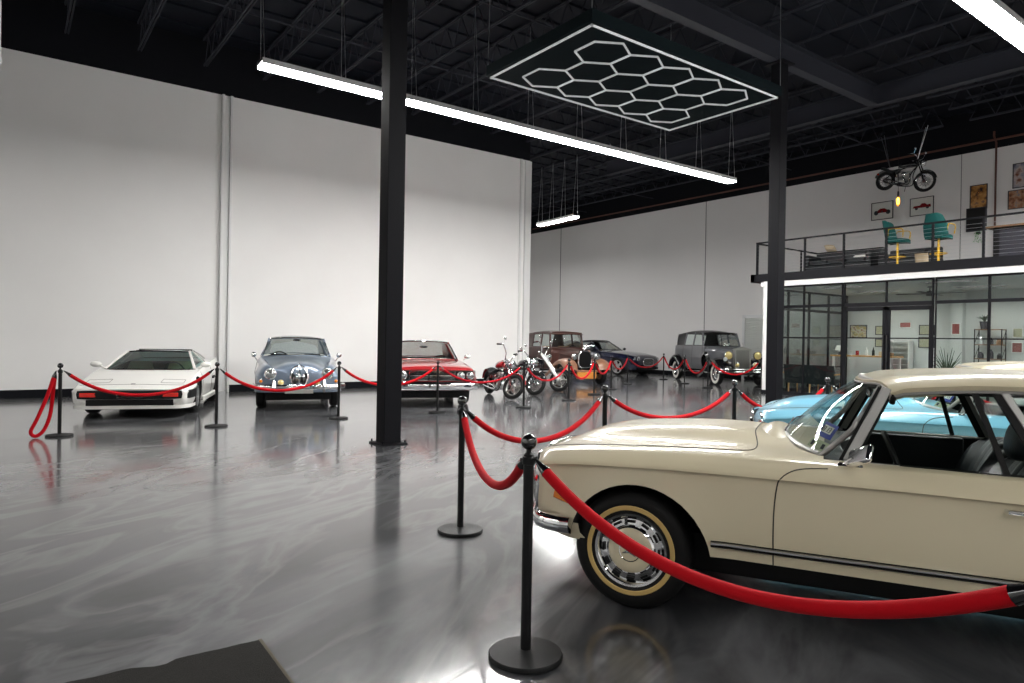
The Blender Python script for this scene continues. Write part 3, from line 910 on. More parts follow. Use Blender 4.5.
# ------------------------------------------------------------------ roadster with hardtop (two of them)
def roadster(label, paint, top_paint, loc, rz, detailed=True):
    t = thing('car', label, 'car', loc, rz)
    t['paint'] = paint
    xk = [.68, .65, .605, .545, .465, .29, 0, -.35, -.74, -1.2, -1.75, -2.4, -2.9, -3.2, -3.42, -3.52]
    W  = [.34, .53, .70, .80, .832, .862, .874, .882, .886, .888, .886, .876, .85, .80, .70, .50]
    zb = [.44, .41, .39, .375, .36, .345, .335, .335, .335, .335, .335, .335, .345, .37, .41, .45]
    zk = [.69, .705, .715, .727, .737, .757, .770, .778, .780, .780, .772, .755, .72, .69, .66, .63]
    yt = [.24, .44, .58, .675, .705, .715, .722, .735, .755, .755, .755, .74, .70, .64, .55, .38]
    zt = [.725, .755, .778, .797, .810, .829, .847, .861, .868, .866, .862, .842, .80, .765, .72, .67]
    zc = [.735, .762, .785, .805, .845, .893, .924, .938, .925, .90, .87, .855, .828, .79, .735, .68]
    d = dict(x=xk, W=W, zb=zb, zk=zk, yt=yt, zt=zt, zc=zc)
    K = std_keys(dict(d, tuck=.04, ledge=.014, ledz=.8, shape=.70))
    zb_, zt_, zc_, yt_ = map(np.array, (zb, zt, zc, yt))
    W_, zk_ = np.array(W), np.array(zk)
    K[4] = (W_-.013, zk_-.010); K[5] = (W_+.005, zk_); K[6] = (W_-.006, zk_+.013)
    # raised panel on the bonnet
    K[9] = (np.minimum(yt_*.84, .45), zt_+.30*(zc_-zt_)); K[10] = (yt_*.36, zc_-.006)
    body = loft_body(xk, K, n=84, sub=4)
    # swage the arches outwards a little
    for i, (x, y, z) in enumerate(body.v):
        for cx, cz, r in ((-.03, .31, .37), (-2.42, .31, .36)):
            q = sqrt((x-cx)**2+(z-cz)**2)
            if abs(y) > .6 and q < .50:
                k = max(0, 1-max(0, q-r)/.12); body.v[i] = (x, y+(1 if y > 0 else -1)*.016*k*k*(3-2*k), z)
    o = body.build('body', [paint, 'carpet', 'seam'], None, sharp=32)
    cs = [cutter_cyl(-.042, .50, 1.1, .31, .37, 1.03), cutter_cyl(-.042, -1.1, -.50, .31, .37, 1.03), cutter_cyl(-2.42, .55, 1.1, .31, .35), cutter_cyl(-2.42, -1.1, -.55, .31, .35)]
    cs.append(cutter_prism([(-.93, 1.3), (-.93, .80), (-1.06, .42), (-2.0, .42), (-2.28, .70), (-2.30, 1.3)], -.715, .715))
    for c in cs: pass
    boolean(o, cs)
    bv = bvh_of(o)
    # shut lines laid into the paint
    def seam(b, pts, d, r=.0035, off=.0):
        q = project(bv, dense(pts, 6), d)
        if len(q) > 1: b.tube(q, r, 6, mi=2)
    sb = MB()
    for s_ in (1, -1):
        dd = (0, -s_, 0)
        seam(sb, [(x, s_*.9, z) for x, z in spline([(-.716, .34), (-.716, .60), (-.728, .74), (-.745, .785), (-.79, .818), (-.85, .834), (-.95, .842)], 3)], dd)
        seam(sb, [(x, s_*.9, z) for x, z in [(-1.80, .34), (-1.78, .60), (-1.76, .79), (-1.76, .84)]], dd)
    ud = (0, 0, -1)
    seam(sb, [(x, y, 1.) for x, y in spline([(.54, .60), (.3, .640), (0, .650), (-.35, .655), (-.54, .650), (-.595, .60), (-.60, .45), (-.57, .25), (-.565, 0), (-.57, -.25), (-.60, -.45), (-.595, -.60), (-.54, -.650), (-.35, -.655), (0, -.65), (.3, -.64), (.54, -.60)], 3)], ud)
    # boot lid
    seam(sb, [(x, y, 1.) for x, y in [(-3.2, .5), (-2.62, .56), (-2.60, .4), (-2.60, -.4), (-2.62, -.56), (-3.2, -.5)]], ud)
    b = MB().mesh_in(o.data); b.v, b.f, b.m, b.sm = b.v+[], b.f+[], b.m, b.sm
    b.add(sb.v, sb.f, 2)
    o2 = b.build('body', [paint, 'carpet', 'seam'], t, sharp=32); o2.name = 'body'
    bpy.data.objects.remove(o); o2.name = 'body'
    # door skins and bonnet are parts of their own
    for s_ in (1, -1):
        split_faces(o2, 'door', None, [((-.72, 0, 0), (1, 0, 0)), ((-1.78, 0, 0), (1, 0, 0))],
                    lambda c, n, f, s_=s_: c.y*s_ > .70 and -1.78 < c.x < -.72 and c.z > .36, t)
    # underside
    b = MB(); b.box(-3.3, .36, -.62, .62, .22, .40); b.box(-3.0, .3, -.45, .45, .15, .22); b.build('chassis', 'black', t)
    # cabin
    b = MB()
    b.box(-2.0, -1.0, -.70, .70, .40, .43); b.build('cabin_floor', 'carpet', t)
    b = MB(); P = []
    for dx, z in ((0, .880), (-.08, .893), (-.20, .89), (-.26, .85), (-.27, .70)):
        P.append([(-.755-.26*(abs(y)/.685)**2.2+dx*(1-.55*(abs(y)/.65)**3), y, z-.03*(y/.65)**2) for y in np.linspace(-.65, .65, 15)])
    b.grid(P); b.build('dashboard', 'leather', t)
    b = MB(); n = 28; ring = []
    for k in range(n):
        a = 2*pi*k/n; ring.append((-1.28+.07*sin(a), .36+.19*cos(a), .80+.18*sin(a)))
    b.tube(ring, .013, 8, closed=True)
    for a in (0, pi): b.tube([(-1.25, .36, .79), (-1.28+.07*sin(a), .36+.19*cos(a), .80+.18*sin(a))], .009, 6)
    b.tube([(-1.25, .36, .79), (-1.0, .36, .70)], .02, 8); b.build('steering_wheel', 'black', t)
    for s_ in (1, -1):   # seats with head restraints
        y = s_*.36
        b = MB(); P = []
        for i, (x, z, hw) in enumerate(((-1.30, .46, .22), (-1.28, .54, .25), (-1.40, .57, .25), (-1.70, .53, .25), (-1.80, .50, .22))):
            P.append([(x, y+hw*v, z+.025*abs(v)**2) for v in np.linspace(-1, 1, 13)])
        b.shell(P, (0, 0, -.12)); 
        bs = b.build('seat', 'leather', t, sharp=60)
        b = MB(); P = []
        for k in range(13):
            u = k/12; a = -.2
            z = .50+.415*sin(u*pi/2)**.8 if u < 1 else .915
            hw = .265*(1-.55*max(0, (u-.55)/.45)**2.2)
            x = -1.70-.20*u
            row = []
            for v in np.linspace(-1, 1, 17):
                pad = .035*abs(sin(v*pi*3))**.5*(1-u*.3) if abs(v) < .75 else .05
                row.append((x+pad+.03*abs(v)**3, y+hw*v, z-.05*abs(v)**4*u))
            P.append(row)
        b.shell(P, (-.10, 0, -.01)); b.build('seat_back', 'leather', bs, sharp=60)
        b = MB(); P = []
        for k in range(11):
            u = k/10; th = pi*u; row = []
            for j in range(18):
                a = 2*pi*j/18; rr = (abs(cos(a))**.7*np.sign(cos(a)), abs(sin(a))**.7*np.sign(sin(a)))
                row.append((-1.80+.062*sin(th)**.5*rr[0] - .03*cos(th)*-.5, y+.145*sin(th)**.45*rr[1], .985-.095*cos(th)))
            P.append(row)
        if s_ < 0: continue
        b.grid(P, cv=True); b.cyl((-1.86, y-.06, .80), (-1.83, y-.06, .93), .007, 6); b.cyl((-1.86, y+.06, .80), (-1.83, y+.06, .93), .007, 6)
        b.build('head_restraint', 'leather', bs)
    # raised scuttle ahead of the screen
    P = [[(-.655+.085*u*(1-.25*v*v)-.05*v*v, .36*v, .918-.02*v*v+.040*(1-u*u)*(1-v**4)) for v in np.linspace(-1, 1, 17)] for u in np.linspace(-1, 1, 9)]
    MB().shell(P, (0, 0, -.03)).build('scuttle_panel', paint, t, sharp=60)
    # windscreen
    base = spline([(-.985, .685, .862), (-.885, .58, .878), (-.79, .40, .900), (-.735, .20, .918), (-.72, 0, .926)], 6)
    base = [tuple(p) for p in base] + [(p[0], -p[1], p[2]) for p in reversed(base[:-1])]
    topc = spline([(-1.205, .575, 1.222), (-1.165, .42, 1.242), (-1.125, .20, 1.252), (-1.115, 0, 1.255)], 8)
    topc = [tuple(p) for p in topc] + [(p[0], -p[1], p[2]) for p in reversed(topc[:-1])]
    n = 49
    def rs(c): 
        c = np.array(c); s = np.r_[0, np.cumsum(np.linalg.norm(np.diff(c, axis=0), axis=1))]; q = np.linspace(0, s[-1], n)
        return np.stack([np.interp(q, s, c[:, i]) for i in range(3)], 1)
    B_, T_ = rs(base), rs(topc)
    P = [[tuple(B_[j]*(1-u)+T_[j]*u + np.array([.02*sin(pi*u), 0, .012*sin(pi*u)])) for j in range(n)] for u in np.linspace(0, 1, 9)]
    ws = MB().grid(P).build('windscreen', 'glass_car', t)
    loop = P[0] + [P[i][-1] for i in range(1, 9)] + list(reversed(P[8]))[1:] + [P[i][0] for i in range(7, 0, -1)]
    keep = [i for i in range(len(loop)) if all(min(abs(i-c), len(loop)-abs(i-c)) > 2 for c in (0, n-1, n+7, 2*n+6))]
    loop = [tuple(q) for q in spline([loop[i] for i in keep]+[loop[keep[0]]], 3)][:-1]
    MB().tube(loop, .015, 8, closed=True).build('windscreen_frame', 'grey_metal', t)
    # rear view mirror and inspection stickers
    MB().ball((-1.16, 0, 1.17), (.02, .11, .035), 14, 8).build('interior_mirror', 'gloss_black', t)
    if True:
        # plane of the glass at the driver's lower corner
        def on_glass(u, v):  # u across 0..1 from the left corner, v up
            i = v*8; j = u*(n-1); i0, j0 = int(i), int(j)
            p = np.array(P[i0][j0])*(1-(i-i0))+np.array(P[min(8, i0+1)][j0])*(i-i0)
            q = np.array(P[i0][min(n-1, j0+1)])*(1-(i-i0))+np.array(P[min(8, i0+1)][min(n-1, j0+1)])*(i-i0)
            return p*(1-(j-j0))+q*(j-j0)+np.array([-.006, 0, 0])
        for u0, u1 in ((.60, .74), (.36, .52)):
            MB().tube([tuple(on_glass(u0+.02, .02)+np.array([.02, 0, .012])), tuple(on_glass(u0+(u1-u0)*.45, .14)+np.array([.024, 0, .012])), tuple(on_glass(u1, .16)+np.array([.022, 0, .010]))], .0045, 5).build('wiper', 'ink', t)
        def patch(u0, u1, v0, v1, off=0.):
            return [[tuple(on_glass(u0+(u1-u0)*a, v0+(v1-v0)*c)+np.array([off, 0, off*.5])) for a in np.linspace(0, 1, 5)] for c in np.linspace(0, 1, 5)]
        q = MB().shell(patch(.070, .165, .19, .37), (-.0008, 0, 0)).build('registration_sticker', 'blue_sticker', ws, label='blue registration sticker')
        MB().shell(patch(.085, .150, .245, .335, .0012), (-.0005, 0, 0)).build('sticker_panel', 'paper', q)
        # digits of the sticker: 03 13 in block strokes
        b = MB(); gl = {'0': [(0, 0, 0, 1), (0, 1, 1, 1), (1, 1, 1, 0), (1, 0, 0, 0)], '3': [(0, 1, 1, 1), (1, 1, 1, 0), (1, 0, 0, 0), (0, .5, 1, .5)], '1': [(.5, 0, .5, 1)]}
        for k, ch in enumerate('03 13'):
            if ch == ' ': continue
            u0 = .150-.0118*(k+1)+.0015; 
            for x0, z0, x1, z1 in gl[ch]:
                pa = on_glass(u0+.0075*(1-x0), .262+.055*z0)+np.array([.004, 0, .002]); pb = on_glass(u0+.0075*(1-x1), .262+.055*z1)+np.array([.004, 0, .002])
                b.tube([tuple(pa), tuple(pb)], .0016, 4)
        b.build('sticker_digits', 'ink', q)
        q2 = MB().shell(patch(.062, .165, .04, .15), (-.0008, 0, 0)).build('inspection_sticker', 'pale_green', ws, label='pale green sticker')
        b = MB()
        for u0 in (.145, .082):
            b.shell(patch(u0-.008, u0+.008, .065, .125, .0012), (-.0005, 0, 0))
        b.build('sticker_mark', 'ink', q2)
    # hardtop
    N = 25; P = []
    ys = np.linspace(-1, 1, N)
    for i, u in enumerate(np.linspace(0, 1, 19)):
        row = []
        for v in ys:
            y = .615*np.sign(v)*min(1, abs(v)/.86) if abs(v) < .86 else .615*np.sign(v)
            k = max(0, (abs(v)-.86)/.14)
            yy = (y if abs(v) < .86 else np.sign(v)*(.615+.012*sin(k*pi)))
            xf = -1.085-.125*(abs(yy)/.6)**2; xr = -2.42+.12*(abs(yy)/.6)**2
            x = xf+(xr-xf)*u
            crown = 1.262+.034*sin(min(1, u*2.2)*pi/2)-.055*max(0, (u-.55)/.45)**2
            conc = .010*(abs(yy)/.5)**2 if abs(yy) < .5 else .010
            edge = 0
            ay = abs(yy)
            if ay > .5: edge = .034*((ay-.5)/.115)**2
            z = crown+conc-edge
            if abs(v) >= .86: z = crown+.010-.034-.042*k
            front = .016*max(0, 1-u/.06)**2
            row.append((x, yy, z-front))
        P.append(row)
    rf = MB().shell(P, lambda p: (0, -p[1]*.03, -.022)).build('roof', top_paint, t, sharp=45)
    b = MB()
    for s_ in (1, -1):
        b.tube([(P[i][0 if s_ < 0 else N-1][0], s_*.618, P[i][0][2]-.004) for i in range(0, 19)], .008, 6)
    b.tube([(p[0]+.002, p[1], p[2]-.016) for p in P[0]], .005, 6)
    b.build('roof_trim', 'grey_metal', rf)
    MB().tube([(p[0]-.01, p[1], p[2]-.028) for p in P[0]], .013, 6).build('header_seal', 'rubber', rf)
    # side of the hardtop: pillars and glass
    for s_ in (1, -1):
        A0, A1 = np.array((-1.035, s_*.715, .868)), np.array((-1.205, s_*.607, 1.225))
        V0, V1 = np.array((-1.668, s_*.742, .865)), np.array((-1.560, s_*.612, 1.225))
        C0, C1 = np.array((-1.86, s_*.742, .865)), np.array((-1.675, s_*.612, 1.228))
        D0, D1 = np.array((-2.42, s_*.70, .85)), np.array((-2.16, s_*.605, 1.222))
        MB().bar(A0, A1, .044, .022, (0, s_, .25)).build('pillar', 'grey_metal', t, bevel=.004, label='silver front pillar')
        MB().bar(C0, C1, .030, .02, (0, s_, .25)).build('pillar', 'grey_metal', t, bevel=.004, label='silver rear pillar')
        b = MB(); b.bar(A0+(-.030, -s_*.010, 0), A1+(-.030, -s_*.010, 0), .016, .016, (0, s_, .25)); b.bar(A0+(.030, -s_*.006, 0), A1+(.030, -s_*.006, 0), .018, .016, (0, s_, .25))
        b.bar(V0, V1, .024, .016, (0, s_, .25)); b.bar(C0+(.035, -s_*.006, 0), C1+(.03, -s_*.006, 0), .035, .02, (0, s_, .25))
        b.tube([A1+(-.02, -s_*.01, -.012), (V1+C1)/2+(0, -s_*.01, -.012), D1+(0, 0, -.012)], .013, 6)
        b.tube([A0+(0, -s_*.01, .0), V0+(0, -s_*.008, 0), D0], .008, 6)
        b.build('window_seal', 'rubber', t)
        MB().grid([[tuple(A0), tuple(V0)], [tuple(A1), tuple(V1)]]).build('side_window', 'glass_side', t)
        MB().grid([[tuple(V0), tuple(D0)], [tuple(V1), tuple(D1)]]).build('quarter_window', 'glass_side', t)
        # rear quarter of the hardtop
        P2 = []
        for u in np.linspace(0, 1, 9):
            a = D0*(1-u)+D1*u; c = np.array((-2.62, s_*.60, .86))*(1-u)+np.array((-2.30, s_*.54, 1.22))*u
            P2.append([tuple(a*(1-w_)+c*w_+np.array((0, s_*.02*sin(pi*w_), 0))) for w_ in np.linspace(0, 1, 6)])
        MB().shell(P2, (0, -s_*.025, 0)).build('rear_pillar', top_paint, rf, sharp=60)
        # door capping inside, handle, mirror, trim
        MB().box(-2.0, -1.0, min(s_*.70, s_*.755), max(s_*.70, s_*.755), .835, .866).build('door_top', paint, t, bevel=.006) if False else None
        b = MB(); b.bar((-1.0, s_*.716, .866), (-2.25, s_*.716, .860), .012, .012, (0, 0, 1)); b.build('sill_strip', 'satin', t)
        b = MB(); b.box(-1.72, -1.06, min(s_*.668, s_*.714), max(s_*.668, s_*.714), .45, .858); b.build('door_card', 'leather', t, bevel=.01)
        # bright strip above the sill
        q = project(bv, dense([(-.424, s_*.9, .428), (-.72, s_*.9, .428), (-1.2, s_*.9, .430), (-2.05, s_*.9, .432)], 6), (0, -s_, 0))
        b = MB(); b.tube([(p[0], p[1]+s_*.006, p[2]) for p in q], .0075, 6); b.build('sill_trim', 'alu', t)
        b = MB(); b.tube([(p[0], p[1]+s_*.004, p[2]-.013) for p in q], .006, 6); b.tube([(p[0], p[1]+s_*.004, p[2]+.011) for p in q], .003, 6); b.build('trim_rubber', 'rubber', t)
        # handle
        h0 = project(bv, [(-1.70, s_*.9, .738), (-1.76, s_*.9, .738)], (0, -s_, 0))[0]
        b = MB(); y0 = h0[1]
        b.tube([(-1.64, y0, .738), (-1.645, y0+s_*.03, .738), (-1.72, y0+s_*.035, .738), (-1.765, y0+s_*.02, .738), (-1.77, y0, .738)], .010, 8, flat=.8); b.build('door_handle', 'chrome', t)
    # door mirror on the driver's side
    b = MB()
    P = []
    b.tube([(-1.03, .775, .855), (-1.045, .80, .885), (-1.07, .83, .905)], [.022, .012, .010], 8)
    mr = b.build('door_mirror', 'chrome', t)
    m_ = MB(); m_.box(-.015, .015, -.075, .075, -.045, .045)
    mo = m_.build('mirror_head', 'chrome', mr, bevel=.014); mo.location = (-1.085, .835, .915); mo.rotation_euler = (radians(24), radians(-25), radians(28))
    MB().box(-1.10, -.99, .745, .80, .850, .868).build('mirror_foot', 'gloss_black', mr, bevel=.008)
    # rear window
    bt = [(-2.40+.10*(y/.54)**2, y, 1.222-.02*abs(y)) for y in np.linspace(-.54, .54, 13)]
    bb = [(-2.78+.16*(y/.60)**2, y*1.1, .862) for y in np.linspace(-.54, .54, 13)]
    MB().grid([bb, [tuple((np.array(p)+np.array(q))/2+np.array((-.02, 0, .015))) for p, q in zip(bb, bt)], bt]).build('rear_window', 'glass_car', t)
    b = MB(); b.tube(bb, .012, 6); b.tube(bt, .012, 6); b.build('rear_window_frame', 'chrome', t)
    # front: grille, lamps, bumper, side lamps
    b = MB()
    P = spline([(.645, .33, .72), (.70, .24, .735), (.72, 0, .742), (.70, -.24, .735), (.645, -.33, .72)], 4)
    Q = spline([(.645, .33, .45), (.70, .24, .435), (.72, 0, .43), (.70, -.24, .435), (.645, -.33, .45)], 4)
    b.tube([tuple(p) for p in P]+[tuple(p) for p in reversed(Q)], .017, 8, closed=True)
    b.tube([(.685, .33, .585), (.73, 0, .585), (.685, -.33, .585)], .014, 8)
    c_ = (.735, 0, .585); n = 24
    b.tube([(c_[0], .075*cos(2*pi*k/n), c_[2]+.075*sin(2*pi*k/n)) for k in range(n)], .010, 8, closed=True)
    for k in range(3):
        a = pi/2+2*pi*k/3; b.tube([c_, (c_[0], .072*cos(a), c_[2]+.072*sin(a))], [.014, .004], 6)
    gr = b.build('grille', 'chrome', t)
    MB().grid([[tuple(p-np.array((.02, 0, 0))) for p in P], [tuple(p-np.array((.02, 0, 0))) for p in Q]]).build('grille_mesh', 'black', gr)
    for s_ in (1, -1):
        b = MB(); P = []
        for k in range(13):
            th = pi*k/12; row = []
            for j in range(16):
                a = 2*pi*j/16; e = lambda q: np.sign(q)*abs(q)**.65
                row.append((.57+.055*sin(th)*1.0*max(0, cos(a))*1.2-.01, s_*(.655+.105*sin(th)**.6*e(sin(a))), .60-.155*cos(th)))
            P.append(row)
        b.grid(P, cv=True); hl = b.build('headlamp', 'lamp_glass', t)
        n = 28; e = lambda q: np.sign(q)*abs(q)**.6
        MB().tube([(.585-.03*abs(cos(2*pi*k/n))*(1 if cos(2*pi*k/n)*1 > 0 else .3), s_*(.66+.118*e(cos(2*pi*k/n))), .60+.17*e(sin(2*pi*k/n))) for k in range(n)], .014, 8, closed=True).build('lamp_bezel', 'chrome', hl)
        MB().ball((.57, s_*.755, .70), (.015, .012, .02), 8, 6).build('side_reflector', 'red_lens', hl)
        # amber marker lamp on the wing
        q = project(bv, [(.435, s_*1., .578), (.335, s_*1., .556)], (0, -s_, 0))
        if len(q) == 2:
            b = MB(); b.bar((q[0][0], q[0][1]+s_*.004, q[0][2]), (q[1][0], q[1][1]+s_*.004, q[1][2]), .04, .022, (0, s_, 0)) if False else None
            b = MB(); b.bar((q[0][0], q[0][1], q[0][2]), (q[1][0], q[1][1], q[1][2]), .022, .046, (0, 0, 1)); b.build('marker_lamp', 'amber', t, bevel=.006)
    def bumper(xs_, name, zc_, hgt):
        b = MB(); P = []
        for p in spline(xs_, 6):
            row = []
            for k in range(9):
                a = -pi/2+pi*k/8
                row.append((p[0], p[1], zc_+hgt*sin(a)) if False else (p[0]+p[3]*.045*cos(a), p[1]+p[4]*.045*cos(a), zc_+hgt*sin(a)))
            P.append(row)
        b.shell(P, lambda p: (0, 0, 0.0)) if False else b.grid(P)
        # back of the blade
        Q = [[r[0], r[-1]] for r in P]; b.grid(Q)
        return b.build(name, 'chrome', t, sharp=50)
    bumper([(.33, .84, 0, .1, 1), (.43, .835, 0, .2, 1), (.53, .785, 0, .6, .8), (.60, .66, 0, .9, .4), (.68, .40, 0, 1, .1), (.705, 0, 0, 1, 0), (.68, -.40, 0, 1, -.1), (.60, -.66, 0, .9, -.4), (.53, -.785, 0, .6, -.8), (.43, -.835, 0, .2, -1), (.33, -.84, 0, .1, -1)], 'front_bumper', .415, .05)
    bumper([(-3.05, .86, 0, 0, 1), (-3.4, .80, 0, -.5, .9), (-3.58, .55, 0, -.9, .4), (-3.64, 0, 0, -1, 0), (-3.58, -.55, 0, -.9, -.4), (-3.4, -.80, 0, -.5, -.9), (-3.05, -.86, 0, 0, -1)], 'rear_bumper', .43, .055)
    b = MB()
    for s_ in (1, -1): b.tube([(.50, s_*.68, .47), (.585, s_*.70, .468), (.56, s_*.77, .466)], [.03, .035, .02], 8)
    b.build('overrider', 'chrome', t)
    # valance below the front lamps
    b = MB(); P = []
    for p in spline([(.30, .845, 0), (.42, .82, 0), (.54, .70, 0), (.62, .40, 0), (.635, 0, 0), (.62, -.40, 0), (.54, -.70, 0), (.42, -.82, 0), (.30, -.845, 0)], 5):
        P.append([(p[0], p[1], .43), (p[0]-.01, p[1]*.995, .38), (p[0]-.05, p[1]*.97, .335)])
    b.shell(P, (-.012, 0, 0)); b.build('valance', paint, t)
    for s_ in (1, -1):
        MB().box(-3.53, -3.40, min(s_*.42, s_*.74), max(s_*.42, s_*.74), .56, .66).build('tail_lamp', 'red_lens', t, bevel=.02)
    for x in (0, -2.40):
        for s_ in (1, -1):
            wheel(t, (x, s_*.735, .317), .317, .185, .195, 'merc', s_, 0, (.213, .239, 'gold_wall'))
    del t['paint']
    return t
CAR_RZ = radians(118.5)
roadster('cream classic roadster with hardtop and gold banded tyres, nearest the camera', 'cream', 'cream', (3.414, 2.932, 0), CAR_RZ)
roadster('light blue classic roadster with cream hardtop, parked behind the cream one', 'blue_paint', 'cream', (6.67, 3.62, 0), CAR_RZ)
# ------------------------------------------------------------------ the other cars
M['white_paint'] = mat('white_paint', (.78, .77, .73), .3, coat=.8)
M['silver_blue'] = mat('silver_blue_paint', (.17, .215, .28), .30, metal=.45, coat=.9)
M['red_paint'] = mat('red_paint', (.23, .005, .008), .28, coat=1)
M['brown_paint'] = mat('brown_paint', (.060, .018, .012), .35, coat=.6)
M['tan_paint'] = mat('tan_paint', (.30, .145, .085), .4, coat=.5)
M['navy_paint'] = mat('navy_paint', (.006, .008, .030), .2, coat=1)
M['soft_top'] = mat('dark_blue_cloth', (.012, .013, .024), .7)
M['grey_paint'] = mat('grey_paint', (.13, .135, .145), .28, coat=.9)
M['roof_black'] = mat('roof_black', (.008, .008, .009), .4, spec=.4)
M['orange'] = mat('orange_panel', (.55, .22, .03), .5)
M['tan_leather'] = mat('tan_leather', (.30, .20, .11), .5)

def full(c):
    c = [tuple(p) for p in c]
    return c + [(p[0], -p[1], p[2]) for p in reversed(c[:-1])]
def resample(c, n):
    c = np.array(c, float); s = np.r_[0, np.cumsum(np.linalg.norm(np.diff(c, axis=0), axis=1))]; q = np.linspace(0, s[-1], n)
    return np.stack([np.interp(q, s, c[:, i]) for i in range(3)], 1)

def greenhouse(t, paint, gl, wsb, wst, rwt, rwb, crown, belt, pillars, pw=.06, drop=.05, bow=.02, chrome='chrome', roof_mat=None, cpanel=True, split_ws=False):
    """wsb, wst, rwt, rwb: half curves from the corner (y>0) to the centre line.
    belt: list of (x, y, z) along the waist; pillars: (x at waist, x at roof) of the uprights between the side panes"""
    n = 31
    C = [resample(full(spline(c, 5)), n) for c in (wsb, wst, rwt, rwb)]
    roof_mat = roof_mat or paint
    # roof
    P = []; NU = 21
    for u in np.linspace(0, 1, NU):
        row = []
        for j in range(n):
            v = -1+2*j/(n-1)
            p = C[1][j]*(1-u)+C[2][j]*u
            p = p+np.array([0, np.sign(v)*abs(v)*bow*sin(pi*u), crown*sin(pi*u)**.75*(1-.35*v*v)])
            row.append(tuple(p))
        a, c = np.array(row[0]), np.array(row[-1])
        row = [tuple(a+np.array([0, np.sign(a[1])*.018, -drop]))]+row+[tuple(c+np.array([0, np.sign(c[1])*.018, -drop]))]
        P.append(row)
    rf = MB().shell(P, lambda p: (0, -p[1]*.03, -.02)).build('roof', roof_mat, t, sharp=50)
    def edge(x, s):
        col = 1 if P[0][1][1]*s > 0 else n
        pts = [P[i][col] for i in range(NU)]
        xs_ = [p[0] for p in pts]
        i = min(range(NU), key=lambda k: abs(xs_[k]-x))
        if x >= xs_[0]: return np.array(pts[0])
        if x <= xs_[-1]: return np.array(pts[-1])
        for k in range(NU-1):
            if xs_[k] >= x >= xs_[k+1]:
                w_ = (xs_[k]-x)/(xs_[k]-xs_[k+1]+1e-9); return np.array(pts[k])*(1-w_)+np.array(pts[k+1])*w_
        return np.array(pts[i])
    bx = [p[0] for p in belt]
    def waist(x, s):
        y = float(pchip(bx, [p[1] for p in belt], [x])[0]); z = float(pchip(bx, [p[2] for p in belt], [x])[0])
        return np.array((x, s*y, z))
    # screens
    for a, b_, nm in ((0, 1, 'windscreen'), (3, 2, 'rear_window')):
        k = 1 if a == 0 else -1
        G = [[tuple(C[a][j]*(1-u)+C[b_][j]*u+np.array([k*.02*sin(pi*u), 0, .01*sin(pi*u)])) for j in range(n)] for u in np.linspace(0, 1, 7)]
        w_ = MB().grid(G).build(nm, gl, t)
        loop = G[0]+[G[i][-1] for i in range(1, 7)]+G[6][::-1][1:]+[G[i][0] for i in range(5, 0, -1)]
        b = MB(); b.tube(loop, .016, 6, closed=True)
        if split_ws and a == 0: b.tube([G[i][n//2] for i in range(7)], .012, 6)
        b.build('screen_frame', chrome, w_)
    # side panes and uprights
    for s in (1, -1):
        A0, A1 = C[0][0 if C[0][0][1]*s > 0 else n-1], C[1][0 if C[1][0][1]*s > 0 else n-1]
        D0, D1 = C[3][0 if C[3][0][1]*s > 0 else n-1], C[2][0 if C[2][0][1]*s > 0 else n-1]
        lines = [(A0, A1)]+[(waist(xb, s), edge(xt, s)) for xb, xt in pillars]+[(D0, D1)]
        MB().bar(A0, A1+np.array((0, 0, .01)), pw*.8, pw*.7, (0, s, .3)).build('front_pillar', paint, t, bevel=.008)
        for i in range(1, len(lines)-1):
            MB().bar(lines[i][0]-np.array((0, 0, .02)), lines[i][1], pw, .03, (0, s, .2)).build('door_pillar', paint, t)
        for i in range(len(lines)-1):
            (p0, p1), (q0, q1) = lines[i], lines[i+1]
            last = i == len(lines)-2
            K = 6; G = []
            for u in np.linspace(0, 1, 5):
                row = []
                for k in range(K+1):
                    w_ = k/K
                    lo = p0*(1-w_)+q0*w_ if last or i == 0 else waist(p0[0]*(1-w_)+q0[0]*w_, s)
                    x1_ = p1[0]*(1-w_)+q1[0]*w_; hi = edge(x1_, s)
                    row.append(tuple(lo*(1-u)+hi*u))
                G.append(row)
            if last and cpanel:
                MB().shell(G, (0, -s*.03, 0)).build('rear_quarter', roof_mat, t, sharp=60)
            else:
                w_ = MB().grid(G).build('side_window', gl, t)
                loop = G[0]+[G[k][-1] for k in range(1, 5)]+G[4][::-1][1:]+[G[k][0] for k in range(3, 0, -1)]
                MB().tube(loop, .010, 5, closed=True).build('window_frame', chrome, w_)
    return rf

